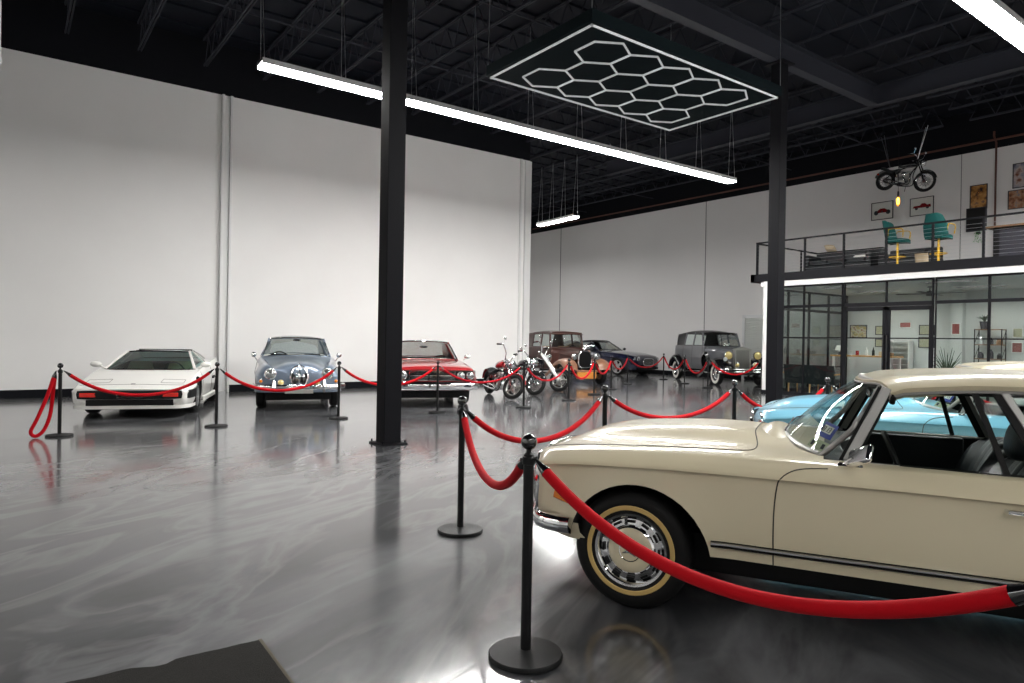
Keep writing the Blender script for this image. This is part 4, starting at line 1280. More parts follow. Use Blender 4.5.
def car_body(t, paint, xk, d, arches, cab, doors=None, sharp=(1, 2), n=64, cab_w=.68, sub=3, K=None, seams=True):
    K = K or std_keys(d)
    o = loft_body(xk, K, n=n, sub=sub, sharp=sharp).build('body', [paint, 'carpet', 'seam'], None, sharp=34)
    cs = []
    for x, z, r in arches: cs += [cutter_cyl(x, .48, 1.3, z, r), cutter_cyl(x, -1.3, -.48, z, r)]
    if cab: cs.append(cutter_prism(cab, -cab_w, cab_w))
    boolean(o, cs)
    bv = bvh_of(o)
    sb = MB()
    for x0, x1, z0, z1 in (doors or []):
        for s in (1, -1):
            for x in (x0, x1):
                q = project(bv, dense([(x, s*1.2, z0), (x, s*1.2, z1)], 10), (0, -s, 0))
                if len(q) > 1: sb.tube(q, .005, 5, mi=2)
    b = MB().mesh_in(o.data); b.add(sb.v, sb.f, 2)
    o2 = b.build('body', [paint, 'carpet', 'seam'], t, sharp=34)
    bpy.data.objects.remove(o); o2.name = 'body'
    for x0, x1, z0, z1 in (doors or []):
        for s in (1, -1):
            split_faces(o2, 'door', None, [((x0, 0, 0), (1, 0, 0)), ((x1, 0, 0), (1, 0, 0))],
                        lambda c, n_, f, s=s, x0=x0, x1=x1, z0=z0: c.y*s > .55 and min(x0, x1) < c.x < max(x0, x1) and c.z > z0, t)
    return o2, bv

def seats(t, x_front, x_rear, z, m, hw=.24, ys=(.36, -.36)):
    for y in ys:
        b = MB(); b.box(x_front-.50, x_front, y-hw, y+hw, z-.12, z+.04)
        o = b.build('seat', m, t, bevel=.03)
        MB().bar((x_front-.46, y, z), (x_front-.64, y, z+.52), .12, 2*hw, (1, 0, .2)).build('seat_back', m, o, bevel=.03) if False else None
        P = [[(x_front-.45-.2*u-.0*v, y+hw*v*(1-.25*u**4), z+.52*u) for v in np.linspace(-1, 1, 9)] for u in np.linspace(0, 1, 8)]
        MB().shell(P, (-.10, 0, 0)).build('seat_back', m, o, sharp=60)
    if x_rear:
        b = MB(); b.box(x_rear-.45, x_rear, -.62, .62, z-.1, z+.06); o = b.build('rear_seat', m, t, bevel=.03)
        P = [[(x_rear-.42-.16*u, .62*v, z+.46*u) for v in np.linspace(-1, 1, 9)] for u in np.linspace(0, 1, 6)]
        MB().shell(P, (-.10, 0, 0)).build('seat_back', m, o, sharp=60)
def steering(t, x, y, z, r=.19):
    n = 20; b = MB(); b.tube([(x+.07*sin(2*pi*k/n), y+r*cos(2*pi*k/n), z+r*sin(2*pi*k/n)) for k in range(n)], .013, 6, closed=True)
    b.tube([(x, y-r, z), (x, y+r, z)], .01, 5); b.tube([(x, y, z), (x+.3, y, z-.15)], .015, 6); b.build('steering_wheel', 'gloss_black', t)
def round_lamp(t, x, y, z, r, depth=.05, name='headlamp', lens='lamp_glass', rim='chrome'):
    b = MB(); b.lathe([(r, 0), (r*.95, depth*.35), (r*.6, depth*.8), (0, depth)], 24, (x, y, z), 'x')
    o = b.build(name, lens, t)
    MB().tube([(x+.003, y+r*1.02*cos(2*pi*k/24), z+r*1.02*sin(2*pi*k/24)) for k in range(24)], r*.13, 6, closed=True).build('lamp_rim', rim, o)
    return o
def blade(t, pts, z, h, thick=.04, name='front_bumper', m='chrome'):
    """bumper bar swept along plan points"""
    P = []
    pp = spline(pts, 6)
    for i, p in enumerate(pp):
        a, c = pp[max(0, i-1)], pp[min(len(pp)-1, i+1)]
        d = np.array(c)-np.array(a); d = d/np.linalg.norm(d); nn = np.array((d[1], -d[0])) if True else 0
        row = []
        for k in range(10):
            th = 2*pi*k/10
            e = lambda q: np.sign(q)*abs(q)**.7
            row.append((p[0]+nn[0]*thick*e(cos(th)), p[1]+nn[1]*thick*e(cos(th)), z+h/2*e(sin(th))))
        P.append(row)
    b = MB(); b.grid(P, cv=True)
    nv = 10
    b.f.append(tuple(range(nv))); b.m.append(0); b.sm.append(False); b.f.append(tuple(len(b.v)-nv+j for j in range(nv))); b.m.append(0); b.sm.append(False)
    return b.build(name, m, t, sharp=50)

# ---- white wedge sports car
def wedge(loc, fwd):
    t = thing('car', 'white wedge shaped sports car with black front bumper, leftmost of the cars', 'car', loc, atan2(fwd[1], fwd[0]))
    xk = [.98, .955, .88, .60, .2, 0, -.3, -1.0, -1.8, -2.44, -2.9, -3.12, -3.18]
    W  = [.82, .86, .89, .915, .925, .93, .93, .93, .93, .93, .91, .88, .84]
    zb = [.27, .23, .19, .17, .16, .16, .16, .16, .16, .18, .24, .30, .34]
    zk = [.44, .45, .46, .49, .53, .55, .59, .62, .64, .66, .66, .64, .62]
    yt = [.76, .80, .825, .845, .855, .86, .86, .855, .85, .85, .84, .80, .76]
    zt = [.49, .505, .53, .58, .655, .69, .735, .80, .855, .89, .90, .88, .85]
    zc = [.495, .515, .545, .60, .675, .71, .76, .81, .86, .90, .91, .89, .86]
    d = dict(x=xk, W=W, zb=zb, zk=zk, yt=yt, zt=zt, zc=zc, tuck=.06, ledge=.01, shape=.6)
    o, bv = car_body(t, 'white_paint', xk, d, [(0, .31, .345), (-2.44, .31, .345)], [(-.42, 1.2), (-.42, .62), (-.9, .3), (-1.75, .3), (-1.95, .7), (-1.95, 1.2)], [(-.42, -1.62, .20, .78)], sharp=(1, 2, 5, 6, 8))
    gl = 'glass_dark'
    greenhouse(t, 'white_paint', 'glass_teal', [(-.52, .765, .755), (-.36, .5, .762), (-.28, 0, .768)], [(-1.24, .555, 1.07), (-1.18, .3, 1.085), (-1.16, 0, 1.09)],
               [(-1.86, .54, 1.075), (-1.90, .3, 1.09), (-1.92, 0, 1.095)], [(-2.72, .62, .905), (-2.76, .4, .91), (-2.78, 0, .915)], .012,
               [(-.3, .78, .745), (-1.0, .79, .80), (-1.8, .78, .86), (-2.7, .7, .9)], [(-1.66, -1.70)], .07, .03, .01, 'gloss_black')
    seats(t, -.75, None, .36, 'tan_leather'); steering(t, -.72, .36, .70)
    MB().box(-.62, -.42, -.70, .70, .62, .75).build('dashboard', 'leather', t, bevel=.03)
    # black bumper with red lamps, air intake, lip
    b = MB(); P = []
    for p in spline([(.40, .935, 0), (.70, .925, 0), (.93, .86, 0), (1.02, .60, 0), (1.04, 0, 0), (1.02, -.60, 0), (.93, -.86, 0), (.70, -.925, 0), (.40, -.935, 0)], 5):
        P.append([(p[0]-.03, p[1], .475), (p[0], p[1], .465), (p[0]+.008, p[1], .41), (p[0], p[1], .335), (p[0]-.04, p[1]*.99, .325)])
    b.shell(P, (-.02, 0, 0)); bp = b.build('front_bumper', 'black', t)
    for s in (1, -1):
        MB().box(1.01, 1.035, min(s*.50, s*.74), max(s*.50, s*.74), .365, .435).xf(Matrix.Identity(4)).build('indicator_lamp', 'red_lens', bp, bevel=.008)
    MB().box(1.03, 1.052, -.20, .20, .345, .42).build('plate_recess', 'gloss_black', bp, bevel=.004)
    MB().box(.90, .985, -.66, .66, .215, .322).build('air_intake', 'black', t, bevel=.01)
    b = MB(); P = []
    for p in spline([(.42, .92, 0), (.80, .89, 0), (.97, .74, 0), (1.0, .4, 0), (1.01, 0, 0), (1.0, -.4, 0), (.97, -.74, 0), (.80, -.89, 0), (.42, -.92, 0)], 5):
        P.append([(p[0]-.03, p[1], .222), (p[0], p[1], .215), (p[0], p[1], .165), (p[0]-.05, p[1]*.98, .155)])
    b.shell(P, (-.02, 0, 0)); b.build('front_lip', 'white_paint', t)
    b = MB()
    for s in (1, -1):   # closed pop-up lamp covers, outlined
        q = project(bv, dense([(.66, s*.76, 1), (.66, s*.40, 1), (.42, s*.40, 1), (.42, s*.76, 1), (.66, s*.76, 1)], 6), (0, 0, -1)); b.tube(q, .004, 5)
    q = project(bv, dense([(.80, .80, 1), (.80, -.80, 1)], 20), (0, 0, -1)); b.tube(q, .004, 5)
    b.build('lamp_cover_gap', 'seam', o)
    e = project(bv, [(.78, 0, 1)], (0, 0, -1))[0]
    MB().lathe([(.036, 0), (.034, .006), (0, .008)], 20, e).build('nose_badge', 'ink', o)
    for s in (1, -1):
        b = MB(); b.tube([(-.60, s*.80, .78), (-.61, s*.88, .83)], .018, 6)
        m_ = b.build('door_mirror', 'white_paint', t)
        MB().ball((-.62, s*.94, .85), (.06, .10, .055), 14, 10).build('mirror_shell', 'white_paint', m_)
        MB().box(-2.0, -1.70, min(s*.86, s*.945), max(s*.86, s*.945), .52, .58).build('side_intake', 'black', t, bevel=.01)
        b = MB(); P = []
        for x in np.linspace(-.42, -2.02, 9): P.append([(x, s*.90, .16), (x, s*.95, .17), (x, s*.95, .24), (x, s*.925, .26)])
        b.shell(P, (0, -s*.02, 0)); b.build('side_skirt', 'white_paint', t)
    # black blade at the back of the roof
    b = MB(); b.box(-1.98, -1.86, -.50, .50, 1.095, 1.118); b.build('roof_spoiler', 'gloss_black', t, bevel=.006)
    MB().box(-3.24, -3.12, -.84, .84, .36, .52).build('rear_bumper', 'black', t, bevel=.02)
    for s in (1, -1): MB().box(-3.21, -3.15, min(s*.45, s*.8), max(s*.45, s*.8), .60, .70).build('tail_lamp', 'red_lens', t, bevel=.01)
    MB().box(-2.9, .7, -.72, .72, .13, .24).build('chassis', 'black', t)
    for x, w in ((0, .22), (-2.44, .26)):
        for s in (1, -1): wheel(t, (x, s*.80, .305), .305, w, .19, 'alloy', s)
wedge((2.03, 13.92, 0), (-.345, -.938))

# ---- silver blue saloon with upright oval grille
def saloon(loc, fwd):
    t = thing('car', 'silver blue classic saloon with oval chrome grille between round headlamps', 'car', loc, atan2(fwd[1], fwd[0]))
    xk = [.76, .73, .66, .52, .25, 0, -.6, -1.0, -2.2, -2.9, -3.35, -3.62, -3.72]
    W  = [.36, .52, .68, .775, .815, .83, .842, .848, .848, .82, .74, .56, .34]
    zb = [.46, .42, .39, .36, .32, .29, .27, .26, .27, .30, .36, .42, .46]
    zk = [.62, .63, .64, .655, .675, .69, .70, .70, .69, .66, .62, .60, .58]
    yt = [.24, .38, .50, .565, .60, .62, .70, .75, .75, .64, .52, .36, .2]
    zt = [.72, .77, .82, .865, .895, .91, .95, .97, .95, .90, .82, .72, .62]
    zc = [.78, .83, .88, .915, .945, .965, 1.0, 1.02, .99, .95, .88, .76, .64]
    va = [0, .02, .05, .075, .085, .08, .03, 0, 0, 0, 0, 0, 0]
    d = dict(x=xk, W=W, zb=zb, zk=zk, yt=yt, zt=zt, zc=zc, valley=va, tuck=.06, ledge=.006, shape=.78, bulge=.25)
    o, bv = car_body(t, 'silver_blue', xk, d, [(0, .33, .355), (-2.73, .33, .33)], [(-.95, 1.4), (-.95, .8), (-1.3, .4), (-2.5, .4), (-2.85, .8), (-2.85, 1.4)], [(-.88, -1.75, .30, .93), (-1.75, -2.5, .30, .93)])
    greenhouse(t, 'silver_blue', 'glass_car', [(-.96, .70, .985), (-.80, .45, 1.015), (-.72, 0, 1.03)], [(-1.30, .575, 1.365), (-1.22, .35, 1.39), (-1.18, 0, 1.40)],
               [(-2.55, .55, 1.36), (-2.66, .35, 1.375), (-2.70, 0, 1.38)], [(-2.98, .60, 1.0), (-3.14, .4, 1.005), (-3.20, 0, 1.01)], .055,
               [(-.9, .735, .985), (-1.7, .75, .99), (-2.5, .73, .985), (-3.0, .65, .97)], [(-1.75, -1.72), (-2.52, -2.42)], .05, .05, .03)
    seats(t, -1.15, -2.3, .50, 'leather'); steering(t, -1.13, -.36, .90)
    MB().box(-1.08, -.96, -.68, .68, .80, .97).build('dashboard', 'wood_brown', t, bevel=.03)
    MB().ball((-1.20, 0, 1.345), (.015, .08, .025), 12, 8).build('interior_mirror', 'gloss_black', t)
    # grille
    n = 30; b = MB()
    def oval(k, r=1.): 
        a = 2*pi*k/n; s_ = sin(a); wd = .165*(1-.28*max(0, -s_)**1.2)
        z = .62+.225*s_*r; x = .80-.10*max(0, s_)**2 - .03*max(0, -s_)
        e = np.sign(cos(a))*abs(cos(a))**.8
        return (x, wd*e*r, z)
    b.tube([oval(k) for k in range(n)], .020, 8, closed=True)
    b.tube([(.80-.10*max(0, q)**2-.03*max(0, -q)+.008, 0, .62+.225*q) for q in np.linspace(-1, 1, 9)], .012, 6)
    for k in range(-5, 6):
        y = k*.026; hh = sqrt(max(0, 1-(y/.165)**2))*.205
        b.tube([(.785-.08*max(0, q)**2, y, .62+hh*q) for q in np.linspace(-1, 1, 7)], .0045, 5)
    g = b.build('grille', 'chrome', t)
    MB().grid([[(.782, 0, .60)]*n, [(oval(k, .5)[0]-.016, oval(k, .5)[1], oval(k, .5)[2]) for k in range(n)], [(oval(k, .96)[0]-.006, oval(k, .96)[1], oval(k, .96)[2]) for k in range(n)]], cv=True).build('grille_backing', 'black', g)
    MB().ball((.73, 0, .895), (.05, .02, .025), 12, 8).build('bonnet_ornament', 'chrome', t)
    for s in (1, -1):
        round_lamp(t, .735, s*.525, .70, .098, .05, lens='lamp_glass')
        b = MB(); b.lathe([(.09, -.20), (.125, -.06), (.120, .0), (.10, .008)], 24, (.728, s*.525, .70), 'x'); b.build('lamp_pod', 'silver_blue', t)
        round_lamp(t, .80, s*.335, .535, .055, .03, 'fog_lamp', 'yellow_lens')
        round_lamp(t, .665, s*.70, .555, .032, .03, 'side_lamp', 'amber')
        b = MB(); b.tube([(.84, s*.46, .36), (.885, s*.46, .46), (.86, s*.46, .58)], [.028, .034, .02], 8); b.build('overrider', 'chrome', t)
        b = MB(); b.tube([(-.80, s*.80, .90), (-.80, s*.86, .99)], .010, 6); m_ = b.build('wing_mirror', 'chrome', t)
        MB().ball((-.80, s*.875, 1.03), (.035, .055, .055), 12, 8).build('mirror_shell', 'chrome', m_)
    blade(t, [(.35, .86), (.62, .83), (.80, .62), (.865, .25), (.87, 0), (.865, -.25), (.80, -.62), (.62, -.83), (.35, -.86)], .455, .10)
    blade(t, [(-3.3, -.83), (-3.62, -.62), (-3.76, -.25), (-3.77, 0), (-3.76, .25), (-3.62, .62), (-3.3, .83)], .47, .10, name='rear_bumper')
    blade(t, [(.36, .80), (.62, .77), (.78, .55), (.80, 0), (.78, -.55), (.62, -.77), (.36, -.80)], .375, .06, .02, 'front_valance', 'silver_blue')
    MB().box(-3.3, .45, -.62, .62, .17, .34).build('chassis', 'black', t)
    MB().box(.86, .875, -.26, .26, .33, .42).build('number_plate', 'satin', t, bevel=.004)
    for x in (0, -2.73):
        for s in (1, -1): wheel(t, (x, s*.71, .325), .325, .17, .19, 'steel', s)
    b = MB()
    for s in (1, -1): b.bar((-3.66, s*.58, .62), (-3.60, s*.62, .74), .06, .08)
    b.build('tail_lamp', 'red_lens', t)
saloon((4.80, 13.78, 0), (-.30, -.954))

# ---- red coupe behind the column
def coupe(loc, fwd):
    t = thing('car', 'red two door coupe with black grille and wide chrome bumper beside the column', 'car', loc, atan2(fwd[1], fwd[0]))
    xk = [.93, .90, .80, .45, 0, -.5, -.95, -1.5, -2.4, -3.0, -3.6, -4.0, -4.08]
    W  = [.90, .925, .945, .955, .96, .96, .96, .96, .965, .96, .93, .88, .82]
    zb = [.46, .42, .36, .30, .27, .26, .25, .25, .26, .28, .34, .42, .46]
    zk = [.60, .61, .62, .64, .65, .66, .67, .68, .69, .69, .67, .64, .62]
    yt = [.80, .82, .83, .835, .84, .84, .84, .84, .83, .80, .77, .72, .66]
    zt = [.77, .795, .82, .85, .875, .895, .91, .925, .94, .93, .90, .86, .80]
    zc = [.80, .83, .86, .905, .935, .95, .955, .95, .955, .945, .915, .87, .81]
    d = dict(x=xk, W=W, zb=zb, zk=zk, yt=yt, zt=zt, zc=zc, tuck=.07, ledge=.012, shape=.70)
    o, bv = car_body(t, 'red_paint', xk, d, [(0, .34, .375), (-2.845, .34, .36)], [(-1.05, 1.3), (-1.05, .8), (-1.4, .4), (-2.5, .4), (-2.75, .8), (-2.75, 1.3)], [(-.95, -2.15, .30, .90)], sharp=(1, 2, 5, 6), cab_w=.76)
    greenhouse(t, 'red_paint', 'glass_car', [(-1.12, .78, .925), (-.95, .5, .955), (-.86, 0, .965)], [(-1.60, .60, 1.335), (-1.50, .35, 1.36), (-1.46, 0, 1.365)],
               [(-2.55, .58, 1.325), (-2.62, .35, 1.35), (-2.64, 0, 1.355)], [(-3.10, .66, .95), (-3.2, .4, .955), (-3.22, 0, .958)], .03,
               [(-1.0, .82, .915), (-2.0, .83, .93), (-3.1, .75, .94)], [(-2.15, -2.05)], .035, .03, .02)
    seats(t, -1.3, -2.25, .45, 'leather', .28); steering(t, -1.28, .38, .84)
    MB().box(-1.2, -1.05, -.74, .74, .72, .90).build('dashboard', 'leather', t, bevel=.03)
    MB().ball((-1.50, 0, 1.225), (.015, .10, .028), 12, 8).build('interior_mirror', 'gloss_black', t)
    # full width black grille with chrome bars
    b = MB(); b.box(.88, .945, -.86, .86, .555, .765); g = b.build('grille', 'black', t, bevel=.01)
    b = MB()
    for z in (.565, .66, .755): b.bar((.955, -.47, z), (.955, .47, z), .014, .012 if z != .66 else .028)
    for z in (.592, .620, .70, .728): b.bar((.950, -.46, z), (.950, .46, z), .006, .006)
    for y in (-.47, .47): b.bar((.955, y, .56), (.955, y, .76), .014, .014)
    b.build('grille_bars', 'chrome', g)
    for s in (1, -1):
        for y in (.595, .785): round_lamp(t, .955, s*y, .66, .076, .03)
        b = MB(); b.bar((.948, s*.48, .765), (.948, s*.89, .765), .018, .014); b.bar((.948, s*.48, .555), (.948, s*.89, .555), .018, .014); b.bar((.948, s*.89, .555), (.948, s*.89, .765), .016, .014)
        b.build('lamp_surround', 'chrome', g)
    bp = blade(t, [(.42, .975), (.75, .965), (.96, .86), (1.02, .55), (1.035, 0), (1.02, -.55), (.96, -.86), (.75, -.965), (.42, -.975)], .455, .17, .045)
    for s in (1, -1): MB().box(1.03, 1.055, min(s*.60, s*.80), max(s*.60, s*.80), .43, .485).build('parking_lamp', 'ink', bp, bevel=.006)
    blade(t, [(-3.7, -.97), (-4.05, -.85), (-4.15, 0), (-4.05, .85), (-3.7, .97)], .47, .15, .04, 'rear_bumper')
    for s in (1, -1):
        b = MB(); b.tube([(-1.02, s*.90, .93), (-1.02, s*.97, .985)], .010, 6); m_ = b.build('door_mirror', 'chrome', t)
        MB().ball((-1.03, s*.995, 1.01), (.03, .075, .05), 12, 8).build('mirror_shell', 'chrome', m_)
        q = project(bv, dense([(.80, s*.955*1.2, .585), (-3.9, s*1.2, .60)], 20), (0, -s, 0))
        if len(q) > 2: MB().tube([(p[0], p[1], p[2]) for p in q], .006, 5).build('side_moulding', 'chrome', t)
    b = MB()
    for s in (1, -1):
        q1 = project(bv, dense([(.82, s*.16, 1.2), (-.80, s*.20, 1.2)], 14), (0, 0, -1)); q2 = project(bv, dense([(.82, s*.40, 1.2), (-.80, s*.44, 1.2)], 14), (0, 0, -1))
        k = min(len(q1), len(q2)); 
        b.grid([[(p[0], p[1], p[2]+.0015) for p in q1[:k]], [((p[0]+q[0])/2, (p[1]+q[1])/2, max(p[2], q[2])-abs(p[2]-q[2])*.42+.002) for p, q in zip(q1[:k], q2[:k])], [(p[0], p[1], p[2]+.0015) for p in q2[:k]]])
    MB().box(-3.7, .7, -.70, .70, .18, .34).build('chassis', 'black', t)
    for x in (0, -2.845):
        for s in (1, -1): wheel(t, (x, s*.78, .335), .335, .205, .19, 'alloy', s)
coupe((7.49, 13.17, 0), (-.42, -.907))

# ---- dark blue convertible in the rear bay
def modern(loc, fwd):
    t = thing('car', 'dark blue modern convertible with its cloth roof up, in the rear bay', 'car', loc, atan2(fwd[1], fwd[0]))
    xk = [.86, .83, .74, .45, 0, -.5, -1.0, -1.6, -2.4, -2.9, -3.3, -3.62, -3.70]
    W  = [.62, .74, .86, .92, .935, .935, .93, .93, .94, .94, .90, .80, .66]
    zb = [.30, .26, .23, .21, .20, .20, .20, .20, .21, .23, .28, .36, .42]
    zk = [.56, .60, .64, .68, .71, .73, .75, .77, .79, .80, .79, .76, .72]
    yt = [.46, .58, .70, .75, .76, .76, .76, .77, .77, .76, .72, .60, .48]
    zt = [.66, .72, .77, .83, .88, .91, .935, .96, .99, .995, .97, .92, .84]
    zc = [.70, .77, .83, .90, .945, .97, .98, .98, 1.0, 1.005, .98, .93, .85]
    d = dict(x=xk, W=W, zb=zb, zk=zk, yt=yt, zt=zt, zc=zc, tuck=.08, ledge=.004, shape=.75)
    o, bv = car_body(t, 'navy_paint', xk, d, [(0, .34, .375), (-2.75, .34, .375)], [(-1.0, 1.3), (-1.0, .8), (-1.3, .4), (-2.4, .4), (-2.6, .85), (-2.6, 1.3)], [(-.80, -1.95, .28, .93)], cab_w=.72)
    greenhouse(t, 'navy_paint', 'glass_car', [(-1.02, .74, .955), (-.80, .5, .985), (-.70, 0, .995)], [(-1.62, .575, 1.335), (-1.50, .35, 1.36), (-1.46, 0, 1.37)],
               [(-2.45, .56, 1.30), (-2.52, .35, 1.33), (-2.55, 0, 1.34)], [(-3.15, .60, 1.02), (-3.22, .4, 1.02), (-3.25, 0, 1.025)], .035,
               [(-1.0, .76, .955), (-2.0, .775, .985), (-3.1, .74, 1.0)], [(-2.15, -2.15)], .05, .04, .02, 'gloss_black', 'soft_top')
    seats(t, -1.25, -2.15, .45, 'tan_leather'); steering(t, -1.2, .36, .84)
    b = MB(); b.box(.82, .875, -.34, .34, .42, .66); g = b.build('grille', 'black', t, bevel=.03)
    b = MB()
    for k in range(-6, 7): b.bar((.882, k*.05, .44), (.882, k*.05, .64), .008, .008)
    n = 24; b.tube([(.875, .35*np.sign(cos(2*pi*k/n))*abs(cos(2*pi*k/n))**.5, .54+.13*np.sign(sin(2*pi*k/n))*abs(sin(2*pi*k/n))**.5) for k in range(n)], .014, 6, closed=True)
    b.build('grille_bars', 'chrome', g)
    MB().box(.78, .86, -.70, .70, .25, .34).build('lower_intake', 'black', t, bevel=.02)
    for s in (1, -1):
        round_lamp(t, .83, s*.60, .66, .085, .05); round_lamp(t, .765, s*.76, .665, .065, .05)
        b = MB(); b.tube([(-1.05, s*.80, .96), (-1.06, s*.90, 1.0)], .018, 6); m_ = b.build('door_mirror', 'navy_paint', t)
        MB().ball((-1.06, s*.98, 1.02), (.05, .10, .06), 12, 8).build('mirror_shell', 'navy_paint', m_)
        MB().box(-3.70, -3.60, min(s*.45, s*.72), max(s*.45, s*.72), .72, .82).build('tail_lamp', 'red_lens', t, bevel=.02)
    MB().box(-3.4, .6, -.70, .70, .15, .30).build('chassis', 'black', t)
    for x in (0, -2.75):
        for s in (1, -1): wheel(t, (x, s*.80, .345), .345, .24, .25, 'alloy', s)
    return t
modern((21.85, 20.78, 0), (.12, -.993)).scale = (1.07, 1.07, 1.07)

# ---- cars of the twenties and thirties: separate wings, bonnet and upright radiator
def wing(t, name, path, y0, y1, m, crown=.05, skirt=.12, th=.018):
    """mudguard: path (x, z) along the car, from y0 (inner) to y1 (outer edge)"""
    P = []
    pp = spline([(p[0], 0, p[1]) for p in path], 6)
    for i, p in enumerate(pp):
        a, c = pp[max(0, i-1)], pp[min(len(pp)-1, i+1)]
        tx, tz = c[0]-a[0], c[2]-a[2]; l = sqrt(tx*tx+tz*tz)+1e-9; nx, nz = tz/l, -tx/l
        if nz < 0 and abs(nz) > .2: nx, nz = -nx, -nz
        row = []
        for k in range(11):
            v = k/10
            if v < .8:
                w_ = v/.8; q = crown*sin(pi*min(1, .12+.88*w_))-crown*.3; y = y0+(y1-y0)*w_
            else:
                w_ = (v-.8)/.2; q = -crown*.3-skirt*w_; y = y1+(.012 if y1 > y0 else -.012)*sin(pi*w_)
            row.append((p[0]+nx*q, y, p[2]+nz*q))
        P.append(row)
    b = MB(); b.shell(P, (0, 0, -th)); return b.build(name, m, t, sharp=60)

def vintage(label, loc, fwd, c):
    t = thing('car', label, 'car', loc, atan2(fwd[1], fwd[0]))
    wb = c['wb']; R = c['R']; p = c['paint']; fp = c['wing']
    # bonnet, square to the radiator
    xk = [.16, .10, -.3, -.75, c['xc']]
    hw = c['hw']; zr = c['zr']; zcow = c['zcow']
    d = dict(x=xk, W=[hw*.92, hw*.95, hw*1.12, hw*1.38, c['cw']*.93], zb=[.55, .55, .52, .50, .48], zk=[zr-.20, zr-.18, zr-.16, zcow-.17, zcow-.13], yt=[hw*.62, hw*.66, hw*.78, hw*1.0, c['cw']*.74],
             zt=[zr-.04, zr-.03, zr-.01, zcow-.03, zcow-.01], zc=[zr+.01, zr+.015, zr+.03, zcow+.01, zcow+.03], tuck=.02, ledge=.004, shape=.72)
    bo = loft_body(xk, std_keys(d), n=24, sub=3, sharp=(1, 2)).build('bonnet', [c.get('bonnet', p), 'seam'], t)
    b = MB()
    for s in (1, -1):
        for k in range(12):
            x = -.18-k*.045; w_ = hw*1.06+(x+.18)*-.22*hw
            b.bar((x, s*(w_-.0), .64), (x-.012, s*(w_+.004), .84), .010, .014, (0, s, 0))
    b.build('bonnet_louvre', c.get('bonnet', p), bo)
    # radiator
    b = MB(); z0, z1 = c['rad']; rw = c['rw']
    if c['rad_style'] == 'temple':
        b.box(.14, .30, -rw, -rw+.04, z0, z1); b.box(.14, .30, rw-.04, rw, z0, z1); b.box(.14, .30, -rw, rw, z0, z0+.03)
        b.prism([(-rw-.01, z1-.01), (rw+.01, z1-.01), (rw+.01, z1+.03), (0, z1+.09), (-rw-.01, z1+.03)], .13, .31, 'x')
        for k in range(15): b.box(.27, .285, -rw+.05+k*(2*rw-.1)/14-.008, -rw+.05+k*(2*rw-.1)/14+.008, z0+.02, z1)
        b.tube([(.22, 0, z1+.08), (.22, 0, z1+.13), (.27, 0, z1+.18), (.20, 0, z1+.24)], [.03, .014, .012, .006], 8)
        r_ = b.build('radiator_shell', 'satin', t, bevel=.006)
        MB().box(.16, .265, -rw+.03, rw-.03, z0+.02, z1-.01).build('radiator_core', 'black', r_)
    else:
        n = 28; pts = []
        for k in range(n):
            a = 2*pi*k/n; e = .55
            pts.append((.22, rw*np.sign(cos(a))*abs(cos(a))**e, (z0+z1)/2+(z1-z0)/2*np.sign(sin(a))*abs(sin(a))**(e if sin(a) < 0 else .8)))
        b.tube(pts, .035, 8, closed=True); b.lathe([(.035, 0), (.04, .03), (.02, .05), (.012, .10), (0, .11)], 16, (.20, 0, z1+.02))
        r_ = b.build('radiator_shell', 'chrome', t)
        b = MB(); b.grid([[(.20, 0, (z0+z1)/2)]*n, [(.20, q[1]*.97, q[2]) for q in pts]], cv=True)
        for k in range(-7, 8): b.bar((.215, k*rw/8, z0+.03), (.215, k*rw/8, z1-.05), .006, .006)
        b.build('radiator_core', 'black', r_)
    # tub of the cabin
    xc, xe = c['xc'], c['xe']; cw = c['cw']; zb0 = c['zbelt']
    xk = [xc+.02, xc-.15, (xc+xe)/2, xe+.5, xe+.15, xe]
    d = dict(x=xk, W=[cw*.95, cw*.985, cw, cw*.99, cw*.90, cw*.72], zb=[.46, .45, .44, .46, .50, .58], zk=[.86]*6, yt=[cw*.88, cw*.92, cw*.93, cw*.92, cw*.82, cw*.6],
             zt=[zb0-.02, zb0, zb0, zb0, zb0-.01, zb0-.03], zc=[zb0, zb0+.01, zb0+.01, zb0+.01, zb0, zb0-.02], tuck=.06, ledge=.006, shape=.85)
    o, bv = car_body(t, p, xk, d, [], [(xc-.12, 2), (xc-.12, .85), (xc-.3, .55), (xe+.5, .55), (xe+.25, .9), (xe+.25, 2)], [(xc-.08, c['xb'], .50, zb0-.02), (c['xb'], c['xb2'], .50, zb0-.02)], cab_w=cw*.86, n=40)
    y1 = cw*.90; yr = c['yr']; zr0 = c['zroof']
    greenhouse(t, p, c['glass'], [(xc-.10, y1, zb0-.005), (xc-.07, .3, zb0+.005), (xc-.06, 0, zb0+.005)], [(xc-.10-c['rake'], yr, zr0), (xc-.06-c['rake'], .3, zr0+.02), (xc-.05-c['rake'], 0, zr0+.025)],
               [(xe+.30, yr*.92, zr0-.04), (xe+.20, .35, zr0-.01), (xe+.17, 0, zr0)], [(xe+.14, cw*.74, zb0-.01), (xe+.06, .35, zb0), (xe+.04, 0, zb0)], c['crown'],
               [(xc-.08, y1, zb0), ((xc+xe)/2, cw*.925, zb0), (xe+.2, cw*.84, zb0)], [(c['xb'], c['xb']), (c['xb2'], c['xb2'])]+c.get('more', []), .075, .06, .02, c['trim'], c.get('roof', p), True, c.get('split', False))
    seats(t, xc-.30, xe+.95, .72, c['seat']); steering(t, xc-.30, c['drv']*.34, 1.05, .21)
